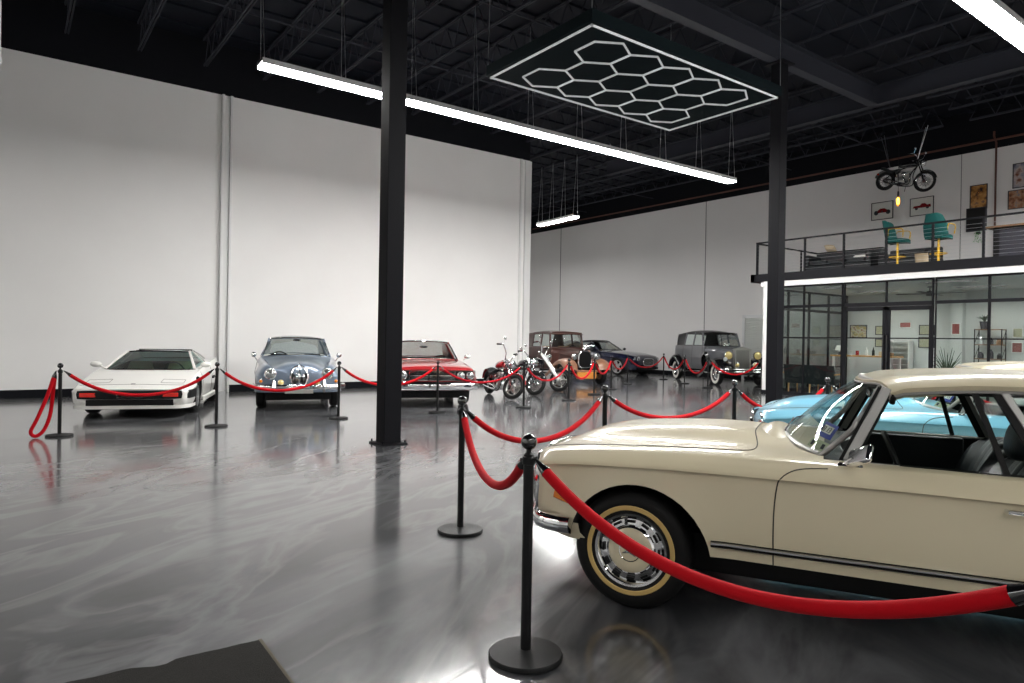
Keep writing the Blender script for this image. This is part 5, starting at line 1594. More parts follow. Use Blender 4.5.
    if c.get('visor'):
        P = [[(xc-.10-c['rake']+.02+.16*u, yr*v*.98, zr0-.005-.05*u+.02*(1-v*v)) for v in np.linspace(-1, 1, 13)] for u in np.linspace(0, 1, 4)]
        MB().shell(P, (0, 0, -.015)).build('sun_visor', c.get('roof', p), t)
    # wings, running boards
    yo = c['yo']
    for s in (1, -1):
        wing(t, 'front_wing', c['fpath'], s*c['yi'], s*yo, fp, .07, c['fskirt'])
        wing(t, 'rear_wing', [(x-wb, z) for x, z in c['rpath']], s*(cw-.10), s*yo, c.get('rwing', fp), .07, c['fskirt'])
        x0, x1 = c['fpath'][-1][0], c['rpath'][0][0]-wb
        MB().box(min(x0, x1)-.05, max(x0, x1)+.05, min(s*(cw-.1), s*yo), max(s*(cw-.1), s*yo), c['zrun']-.02, c['zrun']+.015).build('running_board', 'black', t, bevel=.008)
        ly, lz, lr = c['lamp']
        b = MB(); b.lathe([(0, -.19), (lr*.55, -.16), (lr*.92, -.07), (lr, 0), (lr*.98, .012)], 24, (.30, s*ly, lz), 'x'); b.tube([(.2, s*ly, lz-lr), (.2, s*ly*.9, lz-lr-.12), (.15, s*ly*.7, lz-lr-.2)], .015, 6)
        lb = b.build('headlamp', 'chrome', t); MB().lathe([(lr*.93, .012), (lr*.6, .035), (0, .045)], 24, (.30, s*ly, lz), 'x').build('lamp_lens', c.get('lens', 'lamp_glass'), lb)
        b = MB(); P = []
        for x in np.linspace(.30, -wb-.3, 4): P.append((x, s*.38, .50))
        b.tube(P, .04, 6); b.build('chassis_rail', 'black', t)
        MB().tube([(-wb-.66, s*.72, .72), (-wb-.72, s*.72, .72)], .05, 12).build('tail_lamp', 'red_lens', t)
    for k, x in enumerate((0, -wb)):
        MB().cyl((x, -c['tr'], R), (x, c['tr'], R), .035, 8).build('axle', 'black', t)
        for s in (1, -1): wheel(t, (x, s*c['tr'], R), R, c['tw'], c['rim'], c['wstyle'], s, 0, c.get('band'))
    bl = c.get('bumper')
    if bl:
        for z in bl: blade(t, [(.52, .80), (.62, .60), (.66, 0), (.62, -.60), (.52, -.80)], z, .05, .016)
        b = MB()
        for s in (1, -1): b.bar((.30, s*.38, .50), (.64, s*.38, sum(bl)/len(bl)), .03, .05)
        b.build('bumper_iron', 'black', t)
    return t

t = vintage('brown vintage sedan with tan front wings and rounded chrome radiator, behind the motorcycles', (15.27, 16.72, 0), (-.216, -.98), dict(
    wb=2.85, R=.36, paint='brown_paint', wing='tan_paint', rwing='brown_paint', xc=-.95, xe=-3.25, hw=.30, zr=1.10, zcow=1.16, cw=.70, rad=(.56, 1.10), rw=.25, rad_style='round',
    zbelt=1.20, xb=-1.75, xb2=-2.45, yr=.60, zroof=1.70, rake=.08, crown=.07, glass='glass_car', trim='brown_paint', seat='tan_leather', drv=1, visor=True,
    yi=.40, yo=.86, fskirt=.10, fpath=[(.46, .50), (.36, .70), (.05, .82), (-.35, .70), (-.75, .42), (-.95, .34)], rpath=[(.75, .34), (.50, .55), (.28, .76), (-.02, .84), (-.30, .74), (-.48, .48)],
    zrun=.33, lamp=(.42, .92, .105), tr=.71, tw=.15, rim=.22, wstyle='wood'))
MB().box(.28, .36, -.36, .36, .20, .42).build('front_apron', 'orange', t, bevel=.02, label='orange panel below the radiator')
b = MB(); b.bar((.34, -.40, .46), (.34, .40, .46), .05, .05); b.build('front_crossbar', 'tan_paint', t)

t = vintage('grey and black vintage saloon with tall upright radiator and white banded tyres', (20.16, 14.15, 0), (-.47, -.883), dict(
    wb=3.30, R=.37, paint='grey_paint', wing='gloss_black', xc=-1.15, xe=-3.95, hw=.31, zr=1.18, zcow=1.24, cw=.74, rad=(.52, 1.16), rw=.27, rad_style='temple',
    zbelt=1.27, xb=-2.05, xb2=-2.85, yr=.61, zroof=1.70, rake=.16, crown=.11, glass='glass_car', trim='gloss_black', seat='tan_leather', drv=-1, roof='roof_black', split=True,
    yi=.40, yo=.90, fskirt=.16, fpath=[(.50, .42), (.42, .66), (.10, .84), (-.30, .80), (-.75, .56), (-1.20, .36)], rpath=[(.75, .36), (.52, .60), (.28, .82), (-.05, .90), (-.35, .78), (-.55, .46)],
    zrun=.36, lamp=(.50, .98, .135), lens='yellow_lens', tr=.73, tw=.16, rim=.20, wstyle='steel', band=(.225, .315, 'tyre_white'), bumper=(.46, .54)))
t.scale = (1.05, 1.05, 1.05)
round_lamp(t, .52, .30, .68, .075, .05, 'fog_lamp', 'yellow_lens'); round_lamp(t, .52, -.30, .68, .075, .05, 'fog_lamp', 'yellow_lens')
b = MB()
for s in (1, -1): b.tube([(.10, s*.62, .86), (.30, s*.64, .86), (.38, s*.64, .86)], [.02, .025, .07], 12)
b.build('horn', 'chrome', t)
MB().box(.66, .675, -.24, .24, .36, .46).build('number_plate', 'gloss_black', t, bevel=.004)
MB().lathe([(.20, -.06), (.27, -.04), (.31, 0), (.27, .04), (.12, .06), (0, .06)], 28, (-.72, -.82, .78), 'y').build('spare_wheel_cover', 'gloss_black', t)
# ------------------------------------------------------------------ motorcycles
M['bike_red'] = mat('bike_red', (.30, .012, .016), .25, coat=1)
M['bike_black'] = mat('bike_black', (.010, .010, .014), .2, coat=1)
M['engine_alloy'] = mat('engine_alloy', (.50, .50, .49), .3, metal=1)
def bike_wheel(x, z, R, r, style, MX=None, parent=None, spokes=24):
    n = 40
    b = MB(); b.tube([(x+(R-r)*cos(2*pi*k/n), 0, z+(R-r)*sin(2*pi*k/n)) for k in range(n)], r, 10, closed=True)
    if MX: b.xf(MX)
    t = b.build('wheel', 'rubber', parent)
    rr = R-2*r+.012
    b = MB(); b.tube([(x+rr*cos(2*pi*k/n), 0, z+rr*sin(2*pi*k/n)) for k in range(n)], .018, 6, closed=True, flat=2.2)
    b.lathe([(0, -.055), (.05, -.055), (.05, -.03), (.028, -.02), (.028, .02), (.05, .03), (.05, .055), (0, .055)], 14, (x, 0, z), 'y')
    if style == 'wire':
        for k in range(spokes):
            a = 2*pi*k/spokes; o = .5 if k % 2 else -.5
            b.tube([(x+.045*cos(a+o), .04*(1 if k % 2 else -1), z+.045*sin(a+o)), (x+rr*cos(a), 0, z+rr*sin(a))], .004, 4)
    else:
        for k in range(5):
            a = 2*pi*k/5
            b.tube([(x+.03*cos(a), 0, z+.03*sin(a)), (x+rr*.55*cos(a+.25), 0, z+rr*.55*sin(a+.25)), (x+rr*cos(a+.1), 0, z+rr*sin(a+.1))], [.03, .022, .03], 6)
    if MX: b.xf(MX)
    b.build('wheel_rim', 'chrome' if style == 'wire' else 'engine_alloy', t)
    b = MB(); b.lathe([(.055, .06), (.14, .06), (.14, .066), (.055, .066)], 24, (x, 0, z), 'y')
    if MX: b.xf(MX)
    b.build('brake_disc', 'engine_alloy', t)
    return t
def motorcycle(label, contact, fwd, wb=1.75, Rf=.32, Rr=.32, rf=.05, rr=.085, rake=38, steer=0, bars='ape', tank='bike_red', fork='chrome', style='wire', stretch=1., fr=1., group=None, name='motorcycle', engine='engine_alloy', seat_z=.68, loc=None, rot=None):
    f = Vector((fwd[0], fwd[1], 0)).normalized()
    rz = atan2(f.y, f.x)
    t = thing(name, label, 'motorcycle', loc or (contact[0]-f.x*wb*.5, contact[1]-f.y*wb*.5, 0), rz, group)
    if rot: t.rotation_euler = rot
    xf_, xr = wb*.5, -wb*.5
    ra = radians(rake); ax = Vector((-sin(ra), 0, cos(ra)))
    L = (.86-Rf)/cos(ra)*stretch
    top = Vector((xf_, 0, Rf))+ax*L+Vector((-.02, 0, 0))
    MX = Matrix.Translation(top) @ Matrix.Rotation(radians(steer), 4, ax) @ Matrix.Translation(-top)
    bike_wheel(xf_, Rf, Rf, rf, style, MX, t)
    bike_wheel(xr, Rr, Rr, rr, style, None, t)
    b = MB()
    for s in (1, -1):
        b.tube([(xf_, s*.085, Rf), tuple(Vector((xf_, s*.085, Rf))+ax*L*.5)], .028*fr, 8); b.tube([tuple(Vector((xf_, s*.085, Rf))+ax*L*.45), tuple(Vector((xf_-.02, s*.085, Rf))+ax*(L+.08))], .021*fr, 8)
    for k in (.93, 1.06): b.bar(tuple(Vector((xf_, -.11, Rf))+ax*L*k), tuple(Vector((xf_, .11, Rf))+ax*L*k), .06, .03, ax)
    b.xf(MX).build('fork', fork, t)
    # front mudguard
    P = []
    for k in range(13):
        a = radians(20+k*9); row = []
        for v in np.linspace(-1, 1, 7): row.append((xf_+(Rf+.025-.02*v*v)*cos(a), .065*v, Rf+(Rf+.025-.02*v*v)*sin(a)))
        P.append(row)
    MB().shell(P, (0, 0, .005)).xf(MX).build('front_mudguard', tank, t)
    # bars
    h = .30 if bars == 'ape' else .14; w = .36
    p0 = top+ax*.08
    b = MB()
    pts = [(p0.x-.16, -w, p0.z+h-.03), (p0.x-.02, -w*.92, p0.z+h), (p0.x+.02, -w*.45, p0.z+h*.5), (p0.x, -.08, p0.z+.02), (p0.x, .08, p0.z+.02), (p0.x+.02, w*.45, p0.z+h*.5), (p0.x-.02, w*.92, p0.z+h), (p0.x-.16, w, p0.z+h-.03)]
    b.tube([tuple(q) for q in spline(pts, 4)], .014, 8)
    hb = b.xf(MX).build('handlebar', 'chrome', t)
    b = MB()
    for s in (1, -1): b.tube([(p0.x-.04, s*w*.94, p0.z+h-.005), (p0.x-.17, s*w, p0.z+h-.03)], .02, 8)
    b.xf(MX).build('grips', 'rubber', hb)
    for s in (1, -1):
        b = MB(); b.tube([(p0.x-.02, s*w*.9, p0.z+h), (p0.x+.01, s*w*.95, p0.z+h+.12)], .006, 5); b.ball((p0.x+.01, s*w*.97, p0.z+h+.15), (.02, .06, .04), 12, 8)
        b.xf(MX).build('mirror', 'chrome', hb)
    b = MB(); hx = Vector((xf_, 0, Rf))+ax*L*.98
    b.lathe([(0, -.10), (.06, -.08), (.09, -.02), (.095, .03), (.09, .035), (.05, .05), (0, .055)], 20, (hx.x+.13, 0, hx.z), 'x')
    b.bar((hx.x, 0, hx.z), (hx.x+.1, 0, hx.z), .03, .03)
    b.xf(MX).build('headlamp', 'chrome', t)
    # frame
    b = MB(); hd = (top.x, 0, top.z-.05)
    for s in (1, -1):
        b.tube([tuple(q) for q in spline([hd, (top.x+.02*0-.12, s*.07, .52), (.18, s*.13, .20), (-.25, s*.13, .18), (xr+.32, s*.14, .30), (xr, s*.14, Rr)], 5)], .018, 6)
        b.tube([(-.30, s*.10, .56), (xr, s*.14, Rr)], .016, 6); b.tube([(-.22, s*.12, .20), (-.32, s*.10, .60)], .016, 6)
    b.tube([hd, (.05, 0, .74), (-.35, 0, .58)], .022, 6)
    b.tube([(0, .14, .18), (-.06, .26, .02)], .010, 5)
    b.build('frame', 'bike_black', t)
    # engine: crankcase, two finned cylinders
    b = MB(); b.ball((-.02, 0, .30), (.19, .13, .13), 16, 10); b.lathe([(0, .11), (.11, .11), (.12, .15), (.05, .17), (0, .17)], 18, (.02, 0, .30), 'y'); b.lathe([(0, -.17), (.07, -.17), (.13, -.14), (.13, -.10)], 18, (-.06, 0, .30), 'y')
    en = b.build('engine', engine, t)
    for a in (22, -24):
        d = Vector((sin(radians(a)), 0, cos(radians(a)))); b = MB()
        for k in range(8):
            c0 = Vector((-.01, 0, .36))+d*(.03+k*.026); rad = .075 if k < 5 else .085
            b.cyl(tuple(c0), tuple(c0+d*.009), rad, 14); b.cyl(tuple(c0), tuple(c0+d*.026), .055, 10)
        c0 = Vector((-.01, 0, .36))+d*.24; b.ball(tuple(c0), (.075, .07, .045), 12, 8)
        b.build('cylinder_barrel', engine, en)
    b = MB(); b.ball((.0, -.13, .50), (.09, .04, .055), 12, 8); b.build('air_filter', 'chrome', en)
    b = MB()
    for k, y in enumerate((-.17, -.15)):
        b.tube([tuple(q) for q in spline([(.12-.16*k, -.06, .52), (.20-.2*k, y, .40), (.10, y-.01, .22-.0*k), (-.3, y-.01, .20+.09*k), (xr+.05, y-.01, .24+.09*k)], 5)], .024, 8)
    b.build('exhaust', 'chrome', t)
    # tank
    P = []
    for k in range(13):
        u = k/12; x = .26-.50*u; hw = .15*sin(pi*(.12+.80*u))**.7; hh = .13*sin(pi*(.15+.72*u))**.6; zc_ = .74+(.06*(1-u)); row = []
        for j in range(16):
            a = 2*pi*j/16; row.append((x, hw*cos(a), zc_+hh*(sin(a) if sin(a) > 0 else .6*sin(a))))
        P.append(row)
    b = MB(); b.grid(P, cv=True); b.ball((.27, 0, .79), (.02, .06, .06), 10, 6); b.ball((-.24, 0, .745), (.02, .06, .05), 10, 6)
    tk = b.build('fuel_tank', tank, t); MB().lathe([(.03, 0), (.03, .02), (0, .025)], 14, (.10, 0, .90), 'z').build('filler_cap', 'chrome', tk)
    # seat and rear mudguard
    P = []
    for k in range(11):
        u = k/10; x = -.22-.52*u; z = seat_z-.06*sin(pi*min(1, u*1.3))+.07*max(0, u-.6); hw = .11+.05*sin(pi*min(1, u*1.2))
        P.append([(x, hw*v, z-.03*v*v) for v in np.linspace(-1, 1, 7)])
    MB().shell(P, (0, 0, -.07)).build('saddle', 'leather', t, sharp=60)
    P = []
    for k in range(15):
        a = radians(20+k*10.5); P.append([(xr+(Rr+.04-.02*v*v)*cos(a), .10*v, Rr+(Rr+.04-.02*v*v)*sin(a)) for v in np.linspace(-1, 1, 7)])
    MB().shell(P, (0, 0, .006)).build('rear_mudguard', tank, t)
    b = MB(); b.ball((xr-Rr*.93, 0, Rr+.20), (.03, .05, .03), 10, 6); b.build('tail_lamp', 'red_lens', t)
    return t
motorcycle('chopper with red tank and high handlebars, first of the row next to the red coupe', (9.72, 13.02), (-.28, -.96), steer=38, tank='bike_red', style='mag', rake=36, Rf=.31, wb=1.8, group='motorcycles on the floor')
motorcycle('chrome motorcycle in the middle of the row of three', (11.02, 13.82), (-.24, -.97), steer=34, tank='bike_black', style='wire', rake=30, bars='low', wb=1.62, Rf=.31, stretch=.98, group='motorcycles on the floor')
motorcycle('long fork chopper nearest the brown vintage sedan', (12.45, 14.52), (.12, -.99), steer=22, fr=1.7, fork='white_trim', tank='bike_black', style='mag', rake=43, wb=1.95, Rf=.32, stretch=1.18, group='motorcycles on the floor')
hb = motorcycle('dark spoked dirt bike hung in the air by chains in front of the loft wall', (0, 0), (0, -1), wb=1.16, Rf=.315, Rr=.29, rf=.04, rr=.05, rake=26, bars='low', tank='bike_black', fork='bike_black', engine='engine_alloy', loc=(22.0, 9.735, 6.18), rot=(0, radians(11.5), -pi/2))
for lab, p, q, r in (('thin chain holding up the rear wheel end of the hung dirt bike', (22.05, 10.42, 8.0), (22.0, 10.12, 7.0), (21.95, 10.28, 8.0)), ('thin chain holding up the handlebar end of the hung dirt bike', (22.05, 9.12, 8.0), (22.0, 9.34, 6.98), (21.9, 9.0, 8.0))):
    tag(MB().tube([p, q, r], .010, 5).build('hanging_chain', 'alu'), lab, 'chain')

# ------------------------------------------------------------------ things on the loft
ZL = 3.46
def bar_stool(label, loc, rz):
    t = thing('bar_stool', label, 'stool', loc, rz, 'teal bar stools on the loft')
    b = MB(); b.lathe([(0, 0), (.23, 0), (.235, .012), (.20, .03), (.05, .05), (.035, .08), (.03, .09)], 28); b.build('base', 'gold_paint', t)
    MB().cyl((0, 0, .06), (0, 0, .66), .028, 14).build('post', 'gold_paint', t)
    b = MB(); n = 24; b.tube([(.19*cos(2*pi*k/n), .19*sin(2*pi*k/n), .28) for k in range(n)], .012, 6, closed=True)
    for k in range(4): b.tube([(0, 0, .24), (.19*cos(k*pi/2), .19*sin(k*pi/2), .28)], .009, 6)
    b.build('foot_ring', 'gold_paint', t)
    P = []
    for u in np.linspace(-1, 1, 11): P.append([(.24*u, .235*v*(1-.12*u*u), .76-.02*(u*u+v*v)) for v in np.linspace(-1, 1, 11)])
    MB().shell(P, (0, 0, -.09)).build('seat', 'teal', t, sharp=60)
    P = []
    for k in range(13):
        z = k/12; row = []
        for j in range(17):
            a = -1+2*j/16
            hw = .285*(1-.30*max(0, z-.55)/.45*abs(a)) ; top = 1.26-.10*abs(a)**3-.02*cos(a*3)
            row.append((-.22-.10*z+.14*a*a, hw*a, .70+(top-.70)*z))
        P.append(row)
    MB().shell(P, (-.055, 0, 0)).build('backrest', 'teal', t, sharp=60)
    for s in (1, -1):
        MB().tube([tuple(q) for q in spline([(-.14, s*.27, .80), (-.12, s*.30, .97), (.08, s*.30, .98), (.20, s*.28, .94), (.20, s*.255, .76)], 5)], .014, 8).build('armrest', 'gold_paint', t)
    return t
bar_stool('teal bar stool seen from its side, left one of the pair behind the loft railing', (18.55, 8.30, ZL), radians(-84))
bar_stool('teal bar stool with its back to the room, right one of the pair', (18.55, 7.33, ZL), radians(-8))
def sofa(name, label, x0, x1, y0, y1, h, back='x1', m='leather'):
    t = thing(name, label, 'sofa', ((x0+x1)/2, (y0+y1)/2, ZL)); lx, ly = (x1-x0)/2, (y1-y0)/2
    MB().box(-lx, lx, -ly, ly, .06, .34).build('base', m, t, bevel=.03)
    n = max(1, round(2*ly/.75))
    for k in range(n):
        y = -ly+.16+(2*ly-.32)*k/n; MB().box(-lx+.02, lx-.22, y+.01, y+(2*ly-.32)/n-.01, .34, .48).build('seat_cushion', m, t, bevel=.04)
    MB().box(lx-.24, lx, -ly, ly, .30, h).build('back', m, t, bevel=.05)
    for s in (1, -1): MB().box(-lx, lx, s*ly-.16*(s > 0), s*ly+.16*(s < 0), .30, h-.14).build('arm', m, t, bevel=.05)
    b = MB()
    for i in (-1, 1):
        for j in (-1, 1): b.cyl((i*(lx-.08), j*(ly-.08), 0), (i*(lx-.08), j*(ly-.08), .07), .025, 8)
    b.build('feet', 'black', t)
    return t
sofa('sofa', 'black leather sofa at the left end of the loft behind the railing', 19.3, 20.25, 9.35, 11.35, .80)
sofa('armchair', 'low black leather armchair behind the pair of teal stools', 19.3, 20.2, 7.85, 9.15, .66)
def pillow(label, loc, rot, s=.16):
    P = []
    for u in np.linspace(-1, 1, 11):
        P.append([(s*u, s*v, .085*(1-u**4)*(1-v**4)) for v in np.linspace(-1, 1, 11)])
    Q = [[(p[0], p[1], -p[2]) for p in r] for r in P]
    b = MB(); b.grid(P); b.grid(Q, flip=True)
    o = b.build('cushion', 'beige'); o.location = loc; o.rotation_euler = rot
    return tag(o, label, 'cushion', 'beige cushions on the loft')
pillow('beige cushion lying on the back of the black sofa at the left end', (20.12, 10.95, ZL+.905), (.15, .45, .2))
pillow('beige cushion leaning on the low black armchair between the stools', (19.24, 8.0, ZL+.26), (0, radians(72), .1))
b = MB(); b.box(-.16, .16, -.24, .24, .0, .03); b.box(-.14, .15, -.2, .22, .031, .055); o = b.build('magazine_stack', 'paper', bevel=.004); o.location = (19.52, 9.62, ZL+.482)
tag(o, 'pale magazines lying on the seat of the black sofa', 'magazines')
t = thing('bar_counter', 'black bar counter at the right end of the loft', 'counter', (20.5, 5.0, ZL))
b = MB(); b.box(-.28, .28, -1.72, 1.72, .06, 1.02); b.box(-.24, .26, -1.66, 1.66, 0, .06); b.build('body', 'black', t)
MB().box(-.38, .34, -1.80, 1.86, 1.02, 1.07).build('counter_top', 'wood_brown', t, bevel=.006)
b = MB()
for k in range(4): b.box(-.30, -.28, -1.66+k*.83, -1.66+k*.83+.75, .12, .96)
b.build('front_panel', 'ink', t, bevel=.004)

def framed(label, x, y0, y1, z0, z1, picture, frame='ink', mount=True, shapes=None, group=None):
    """picture on a wall that faces -x"""
    t = thing('picture', label, 'picture', (x, (y0+y1)/2, (z0+z1)/2), 0, group)
    hy, hz = abs(y1-y0)/2, abs(z1-z0)/2; f = .022
    b = MB()
    for s in (1, -1):
        b.box(-.03, 0, s*hy-f*(s > 0), s*hy+f*(s < 0), -hz, hz); b.box(-.03, 0, -hy, hy, s*hz-f*(s > 0), s*hz+f*(s < 0))
    b.build('frame', frame, t)
    pr = MB().box(-.014, -.002, -hy+f, hy-f, -hz+f, hz-f).build('print', picture, t)
    for m_, polys in (shapes or []):
        b = MB()
        for poly in polys: b.prism([(-u*hy*1.6, v*hz*1.6) for u, v in poly], -.019, -.0145, 'x')
        b.build('drawing', m_, pr)
    MB().box(-.024, -.022, -hy+f, hy-f, -hz+f, hz-f).build('glass_pane', 'glass_clear', t)
    return t
def circ(u, v, r, n=12): return [(u+r*cos(2*pi*k/n), v+r*1.25*sin(2*pi*k/n)) for k in range(n)]
racer = [('bike_red', [[(-.30, -.02), (-.12, .16), (.12, .16), (.34, .0), (.30, -.14), (-.30, -.14)]]), ('ink', [circ(-.34, -.12, .13), circ(.34, -.12, .13), circ(0, -.06, .06)])]
lowcar = [('bike_red', [[(-.48, -.08), (-.42, .06), (-.10, .08), (0, .2), (.16, .2), (.28, .08), (.46, .10), (.48, -.10)]]), ('ink', [circ(-.28, -.12, .08), circ(.30, -.10, .08)])]
XW = X1-.001
framed('black framed picture of a dark red open wheel racer, lower left of the hung bike', XW, 11.57, 10.85, 5.73, 6.33, 'paper', shapes=racer)
framed('black framed picture of a long red car on white, right of the glowing bulb', XW, 10.32, 9.60, 5.70, 6.29, 'paper', shapes=lowcar)
M['pic_a'] = picture_material('sunset_photo', [(.02, .02, .03), (.35, .16, .04), (.62, .33, .10), (.10, .08, .09)], 5, 1.)
M['pic_b'] = picture_material('dusk_photo', [(.05, .06, .10), (.30, .30, .36), (.55, .45, .42), (.22, .08, .05)], 4, 3.)
M['pic_c'] = picture_material('street_photo', [(.03, .02, .02), (.32, .13, .06), (.50, .30, .18), (.15, .20, .30)], 7, 5.)
M['pic_d'] = picture_material('map_print', [(.16, .25, .32), (.55, .42, .16), (.70, .65, .50), (.35, .16, .08)], 6, 7.)
M['pic_e'] = picture_material('certificate', [(.62, .60, .42), (.52, .52, .36), (.68, .66, .50)], 9, 9.)
M['red_print'] = mat('red_print', (.36, .10, .09), .6)
framed('portrait picture of a vehicle in orange light, above the dark wall panel', XW, 8.58, 8.11, 5.67, 6.42, 'pic_a')
framed('greyish landscape picture, upper of the two at the right edge', XW, 7.47, 6.75, 6.15, 6.88, 'pic_b')
framed('brown street picture, lower of the two at the right edge', XW, 7.58, 6.80, 5.54, 6.10, 'pic_c')
t = thing('wall_panel', 'dark square wall panel under the orange picture', 'panel', (XW, 8.385, 5.36))
MB().box(-.08, 0, -.27, .27, -.36, .36).build('panel', 'ink', t, bevel=.008); MB().box(-.088, -.08, -.24, .24, -.33, .33).build('screen', 'black', t)
t = thing('trailing_plant', 'green trailing plant hanging below the dark wall panel', 'plant', (X1-.12, 8.30, 4.99))
b = MB(); b.lathe([(.05, 0), (.07, -.09), (.0, -.10)], 14); b.tube([(0, 0, 0), (.10, 0, .02)], .008, 5); b.build('hanging_pot', 'ink', t)
b = MB(); rnd = random.Random(3)
for k in range(70):
    a = rnd.uniform(0, 2*pi); r = rnd.uniform(.0, .13); z = -rnd.uniform(.0, .36); p = Vector((-abs(r*cos(a))*.8-.02, r*sin(a), z)); s = rnd.uniform(.03, .055)
    d = Vector((rnd.uniform(-1, .2), rnd.uniform(-1, 1), rnd.uniform(-1, 0))).normalized(); n_ = d.orthogonal().normalized()
    b.add([p, p+d*s*.5+n_*s*.35, p+d*s, p+d*s*.5-n_*s*.35], [(0, 1, 2, 3)], 0, False)
b.build('leaves', 'green', t, fix=False)
# pendant bulb
t = thing('pendant_bulb', 'glowing amber filament bulb hanging on a cord in front of the loft wall', 'lamp', (20.0, 8.96, 5.40))
MB().tube([(0, 0, .34), (0, 0, 2.60)], .006, 6).build('cord', 'black', t)
MB().lathe([(.0, .36), (.022, .36), (.026, .28), (.026, .23), (.0, .23)], 14).build('socket', 'ink', t)
MB().lathe([(.02, .235), (.035, .20), (.062, .10), (.062, .03), (.04, -.03), (0, -.05)], 20).build('bulb', 'bulb_glass', t)
b = MB()
for k in range(4):
    a = k*pi/2; b.tube([(.018*cos(a), .018*sin(a), .18), (.03*cos(a+.4), .03*sin(a+.4), .06), (.018*cos(a+.8), .018*sin(a+.8), .0)], .006, 5)
b.build('filament', 'filament', t)

# ------------------------------------------------------------------ inside the office
t = thing('bench', 'black leather bench with yellow wooden legs, behind the office glass', 'bench', (18.75, 10.70, 0))
MB().box(-.10, .42, -.74, .74, .36, .47).build('seat', 'leather', t, bevel=.03)
P = [[(-.14-.10*u, .75*v, .30+.55*u) for v in np.linspace(-1, 1, 13)] for u in np.linspace(0, 1, 6)]
MB().shell(P, (.09, 0, 0)).build('backrest', 'leather', t, sharp=60)
for x in (-.10, .36):
    for s in (-.66, 0, .66): MB().tube([(x, s, 0), (x+.01, s, .37)], [.016, .026], 8).build('leg', 'wood', t)
for s in (-1, 1): MB().tube([(-.18, s*.78, .60), (.35, s*.78, .62), (.38, s*.78, .36)], .024, 8).build('armrest', 'wood', t)
t = thing('counter_table', 'high wooden table with pale legs in the office, behind the roof of the cream coupe', 'table', (21.6, 10.55, 0))
MB().box(-.38, .38, -.95, .95, 1.08, 1.13).build('table_top', 'wood', t, bevel=.006)
for i in (-1, 1):
    for j in (-1, 1): MB().box(i*.32-.03, i*.32+.03, j*.86-.03, j*.86+.03, 0, 1.08).build('leg', 'white_trim', t)
rnd = random.Random(5)
items = [('brown box', 'box', 'wood_brown'), ('pale pink box', 'box', 'beige'), ('dark bottle', 'bottle', 'black'), ('white bottle', 'bottle', 'white_trim'), ('red tin', 'tin', 'bike_red'), ('grey tin', 'tin', 'alu'), ('black box', 'box', 'ink')]
for k, (lab, nm, m_) in enumerate(items):
    y = 9.75+k*.245; x = 21.42+.08*(k % 2)
    if nm == 'box':
        o = MB().box(-.08, .08, -.085, .085, 0, .10+.03*(k % 3)).build('box', m_, bevel=.006)
    elif nm == 'bottle':
        o = MB().lathe([(0, 0), (.038, 0), (.04, .01), (.04, .15), (.015, .20), (.015, .25), (0, .255)], 16).build('bottle', m_)
    else:
        o = MB().lathe([(0, 0), (.05, 0), (.052, .006), (.05, .012), (.05, .13), (.053, .136), (.05, .142), (0, .14)], 18).build('tin', m_)
    o.location = (x, y, 1.131); tag(o, '%s on the high wooden table in the office, %s' % (lab, ['nearest the doors', 'second from the doors', 'third from the doors', 'fourth from the doors', 'fifth from the doors', 'sixth from the doors', 'farthest from the doors'][k]), nm, 'things on the high office table')
t = thing('table_lamp', 'white shaded table lamp at the left end of the high office table', 'lamp', (21.55, 11.38, 1.131))
MB().lathe([(0, 0), (.07, 0), (.07, .015), (.012, .03), (.012, .22), (0, .22)], 18).build('base', 'white_trim', t)
MB().lathe([(.13, .14), (.08, .30)], 24).build('lamp_shade', 'paper', t)
XP = XO-.001
framed('colourful map print on the office back wall above the high table', XP, 11.62, 11.06, 1.69, 2.115, 'pic_d')
framed('upper small black framed certificate left of the office doors', XP, 10.79, 10.50, 1.79, 2.08, 'pic_e')
framed('lower small black framed certificate left of the office doors', XP, 10.79, 10.51, 1.40, 1.66, 'pic_e')
framed('upper framed certificate seen through the right office door', XP, 9.47, 9.03, 1.79, 2.10, 'pic_e')
framed('lower framed certificate seen through the right office door', XP, 9.48, 9.04, 1.40, 1.73, 'pic_e')
framed('small red sign high on the office wall behind the doors', XP, 10.05, 9.70, 2.01, 2.20, 'red_print', 'white_trim')
framed('red and white poster right of the office doors', XP-.25, 8.48, 8.24, 1.80, 2.14, 'red_print', 'white_trim')
framed('pale green notice at the right of the shelf rack', XP, 7.03, 6.78, 1.72, 2.0, 'pic_e', 'white_trim')
framed('pink notice below the pale green one at the right of the shelf rack', XP, 7.05, 6.78, 1.30, 1.60, 'red_print', 'white_trim')
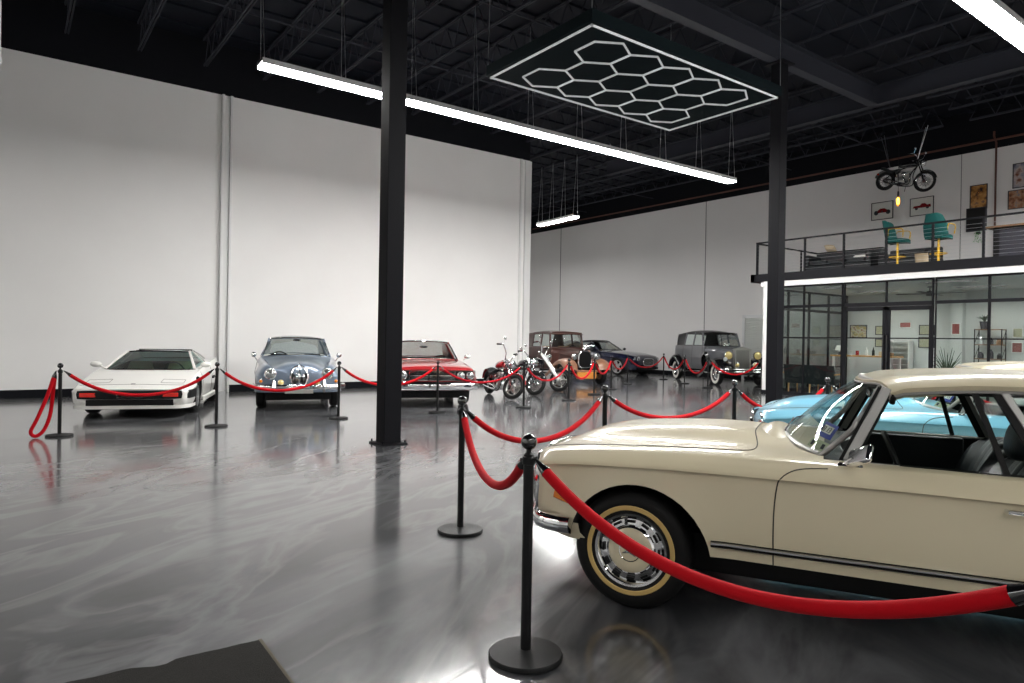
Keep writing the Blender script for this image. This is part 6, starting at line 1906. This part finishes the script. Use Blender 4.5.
# metal rack with plant
t = thing('shelf_rack', 'black metal shelf rack with pipes and boards in the office', 'shelf', (22.35, 7.46, 0))
b = MB()
for i in (-1, 1):
    for j in (-1, 1): b.cyl((i*.16, j*.33, 0), (i*.16, j*.33, 1.96), .014, 8)
for j in (-1, 1):
    for k in range(4): b.tube([(-.16, j*.33, .2+k*.45), (.16, j*.33, .55+k*.45)], .008, 5)
b.build('rack_frame', 'steel_black', t)
for z in (.25, .68, 1.10, 1.50, 1.93): MB().box(-.17, .17, -.34, .34, z, z+.025).build('shelf_board', 'wood_brown', t)
rnd = random.Random(9)
lv = ['bottom shelf', 'second shelf from the bottom', 'middle shelf', 'shelf below the top']
for k, z in enumerate((.276, .706, 1.126, 1.526)):
    for j, y in enumerate((7.22, 7.44, 7.68)):
        w_ = rnd.uniform(.05, .08); h_ = rnd.uniform(.14, .26); m_ = rnd.choice(['ink', 'wood_brown', 'paper', 'alu', 'black'])
        o = MB().lathe([(0, 0), (w_, 0), (w_*1.03, h_*.5), (w_*.8, h_*.8), (w_*.45, h_*.9), (w_*.5, h_), (0, h_)], 16).build('jar', m_); o.location = (22.33, y, z)
        tag(o, 'jar on the %s of the office rack, %s' % (lv[k], ['at the right post', 'in the middle', 'at the left post'][j]), 'jar', 'jars on the office rack')
def spiky(label, loc, h, m, n, name='potted_plant', pot='ink', spread=.28, lean=.5):
    t = thing(name, label, 'plant', loc)
    MB().lathe([(0, 0), (.085, 0), (.12, .20), (.125, .22), (.11, .22), (.10, .20), (0, .20)], 20).build('pot', pot, t)
    b = MB(); r = random.Random(int(h*100))
    for k in range(n):
        a = r.uniform(0, 2*pi); sp = spread*r.uniform(.3, 1); hh = h*r.uniform(.55, 1)
        pts = [(0, 0, .2), (sp*.3*cos(a), sp*.3*sin(a), .2+hh*.55), (sp*cos(a), sp*sin(a), .2+hh*(.85 if k % 2 else 1))]
        b.tube([tuple(q) for q in spline(pts, 4)], [.008, .008, .008, .007, .006, .005, .004, .003, .002], 4, flat=2.5)
    b.build('foliage', m, t); return t
spiky('small spiky plant standing on top of the black office rack', (22.35, 7.60, 1.956), .22, 'dark_leaf', 26, spread=.22)
spiky('tall dry branching plant standing on the office floor right of the doors', (20.6, 7.88, 0), 1.25, 'dark_leaf', 34, spread=.45)
# white storage rack seen through the right door
t = thing('storage_rack', 'white slatted storage rack against the office back wall', 'rack', (22.48, 9.92, 0))
b = MB()
for j in (-1, 1): b.box(-.16, .16, j*.30-.015, j*.30+.015, 0, 1.62)
for k in range(9): b.box(-.16, .16, -.30, .30, .1+k*.185, .12+k*.185)
b.build('rack_frame', 'white_trim', t)
# ceiling fan
t = thing('ceiling_fan', 'dark ceiling fan with long blades inside the office', 'fan', (20.5, 8.30, 2.86))
b = MB(); b.lathe([(0, -.02), (.08, -.02), (.10, .03), (.08, .10), (.02, .12), (.018, .20), (.06, .21), (.06, .24), (0, .24)], 20); b.build('motor', 'ink', t)
for k in range(4):
    a = radians(90+k*90+4); MB().bar((.09*cos(a), .09*sin(a), .04), (.86*cos(a), .86*sin(a), .045), .12, .012, (.1*sin(a), -.1*cos(a), 1)).build('fan_blade', 'ink', t, bevel=.004)
# fill lamps added for the office, sunk into its ceiling out of sight
for x in LX:
    for y in LY:
        t = thing('fill_light', 'added flat fill lamp sunk into the office ceiling', 'light', (x, y, 3.10), 0, 'added office fill lamps')
        b = MB(); b.box(-.295, .295, -.595, -.585, .0, .14); b.box(-.295, .295, .585, .595, .0, .14); b.box(-.295, -.285, -.595, .595, .0, .14); b.box(.285, .295, -.595, .595, .0, .14); b.build('lamp_housing', 'black', t)
        MB().box(-.285, .285, -.585, .585, .11, .13).build('diffuser', 'fill_panel', t)
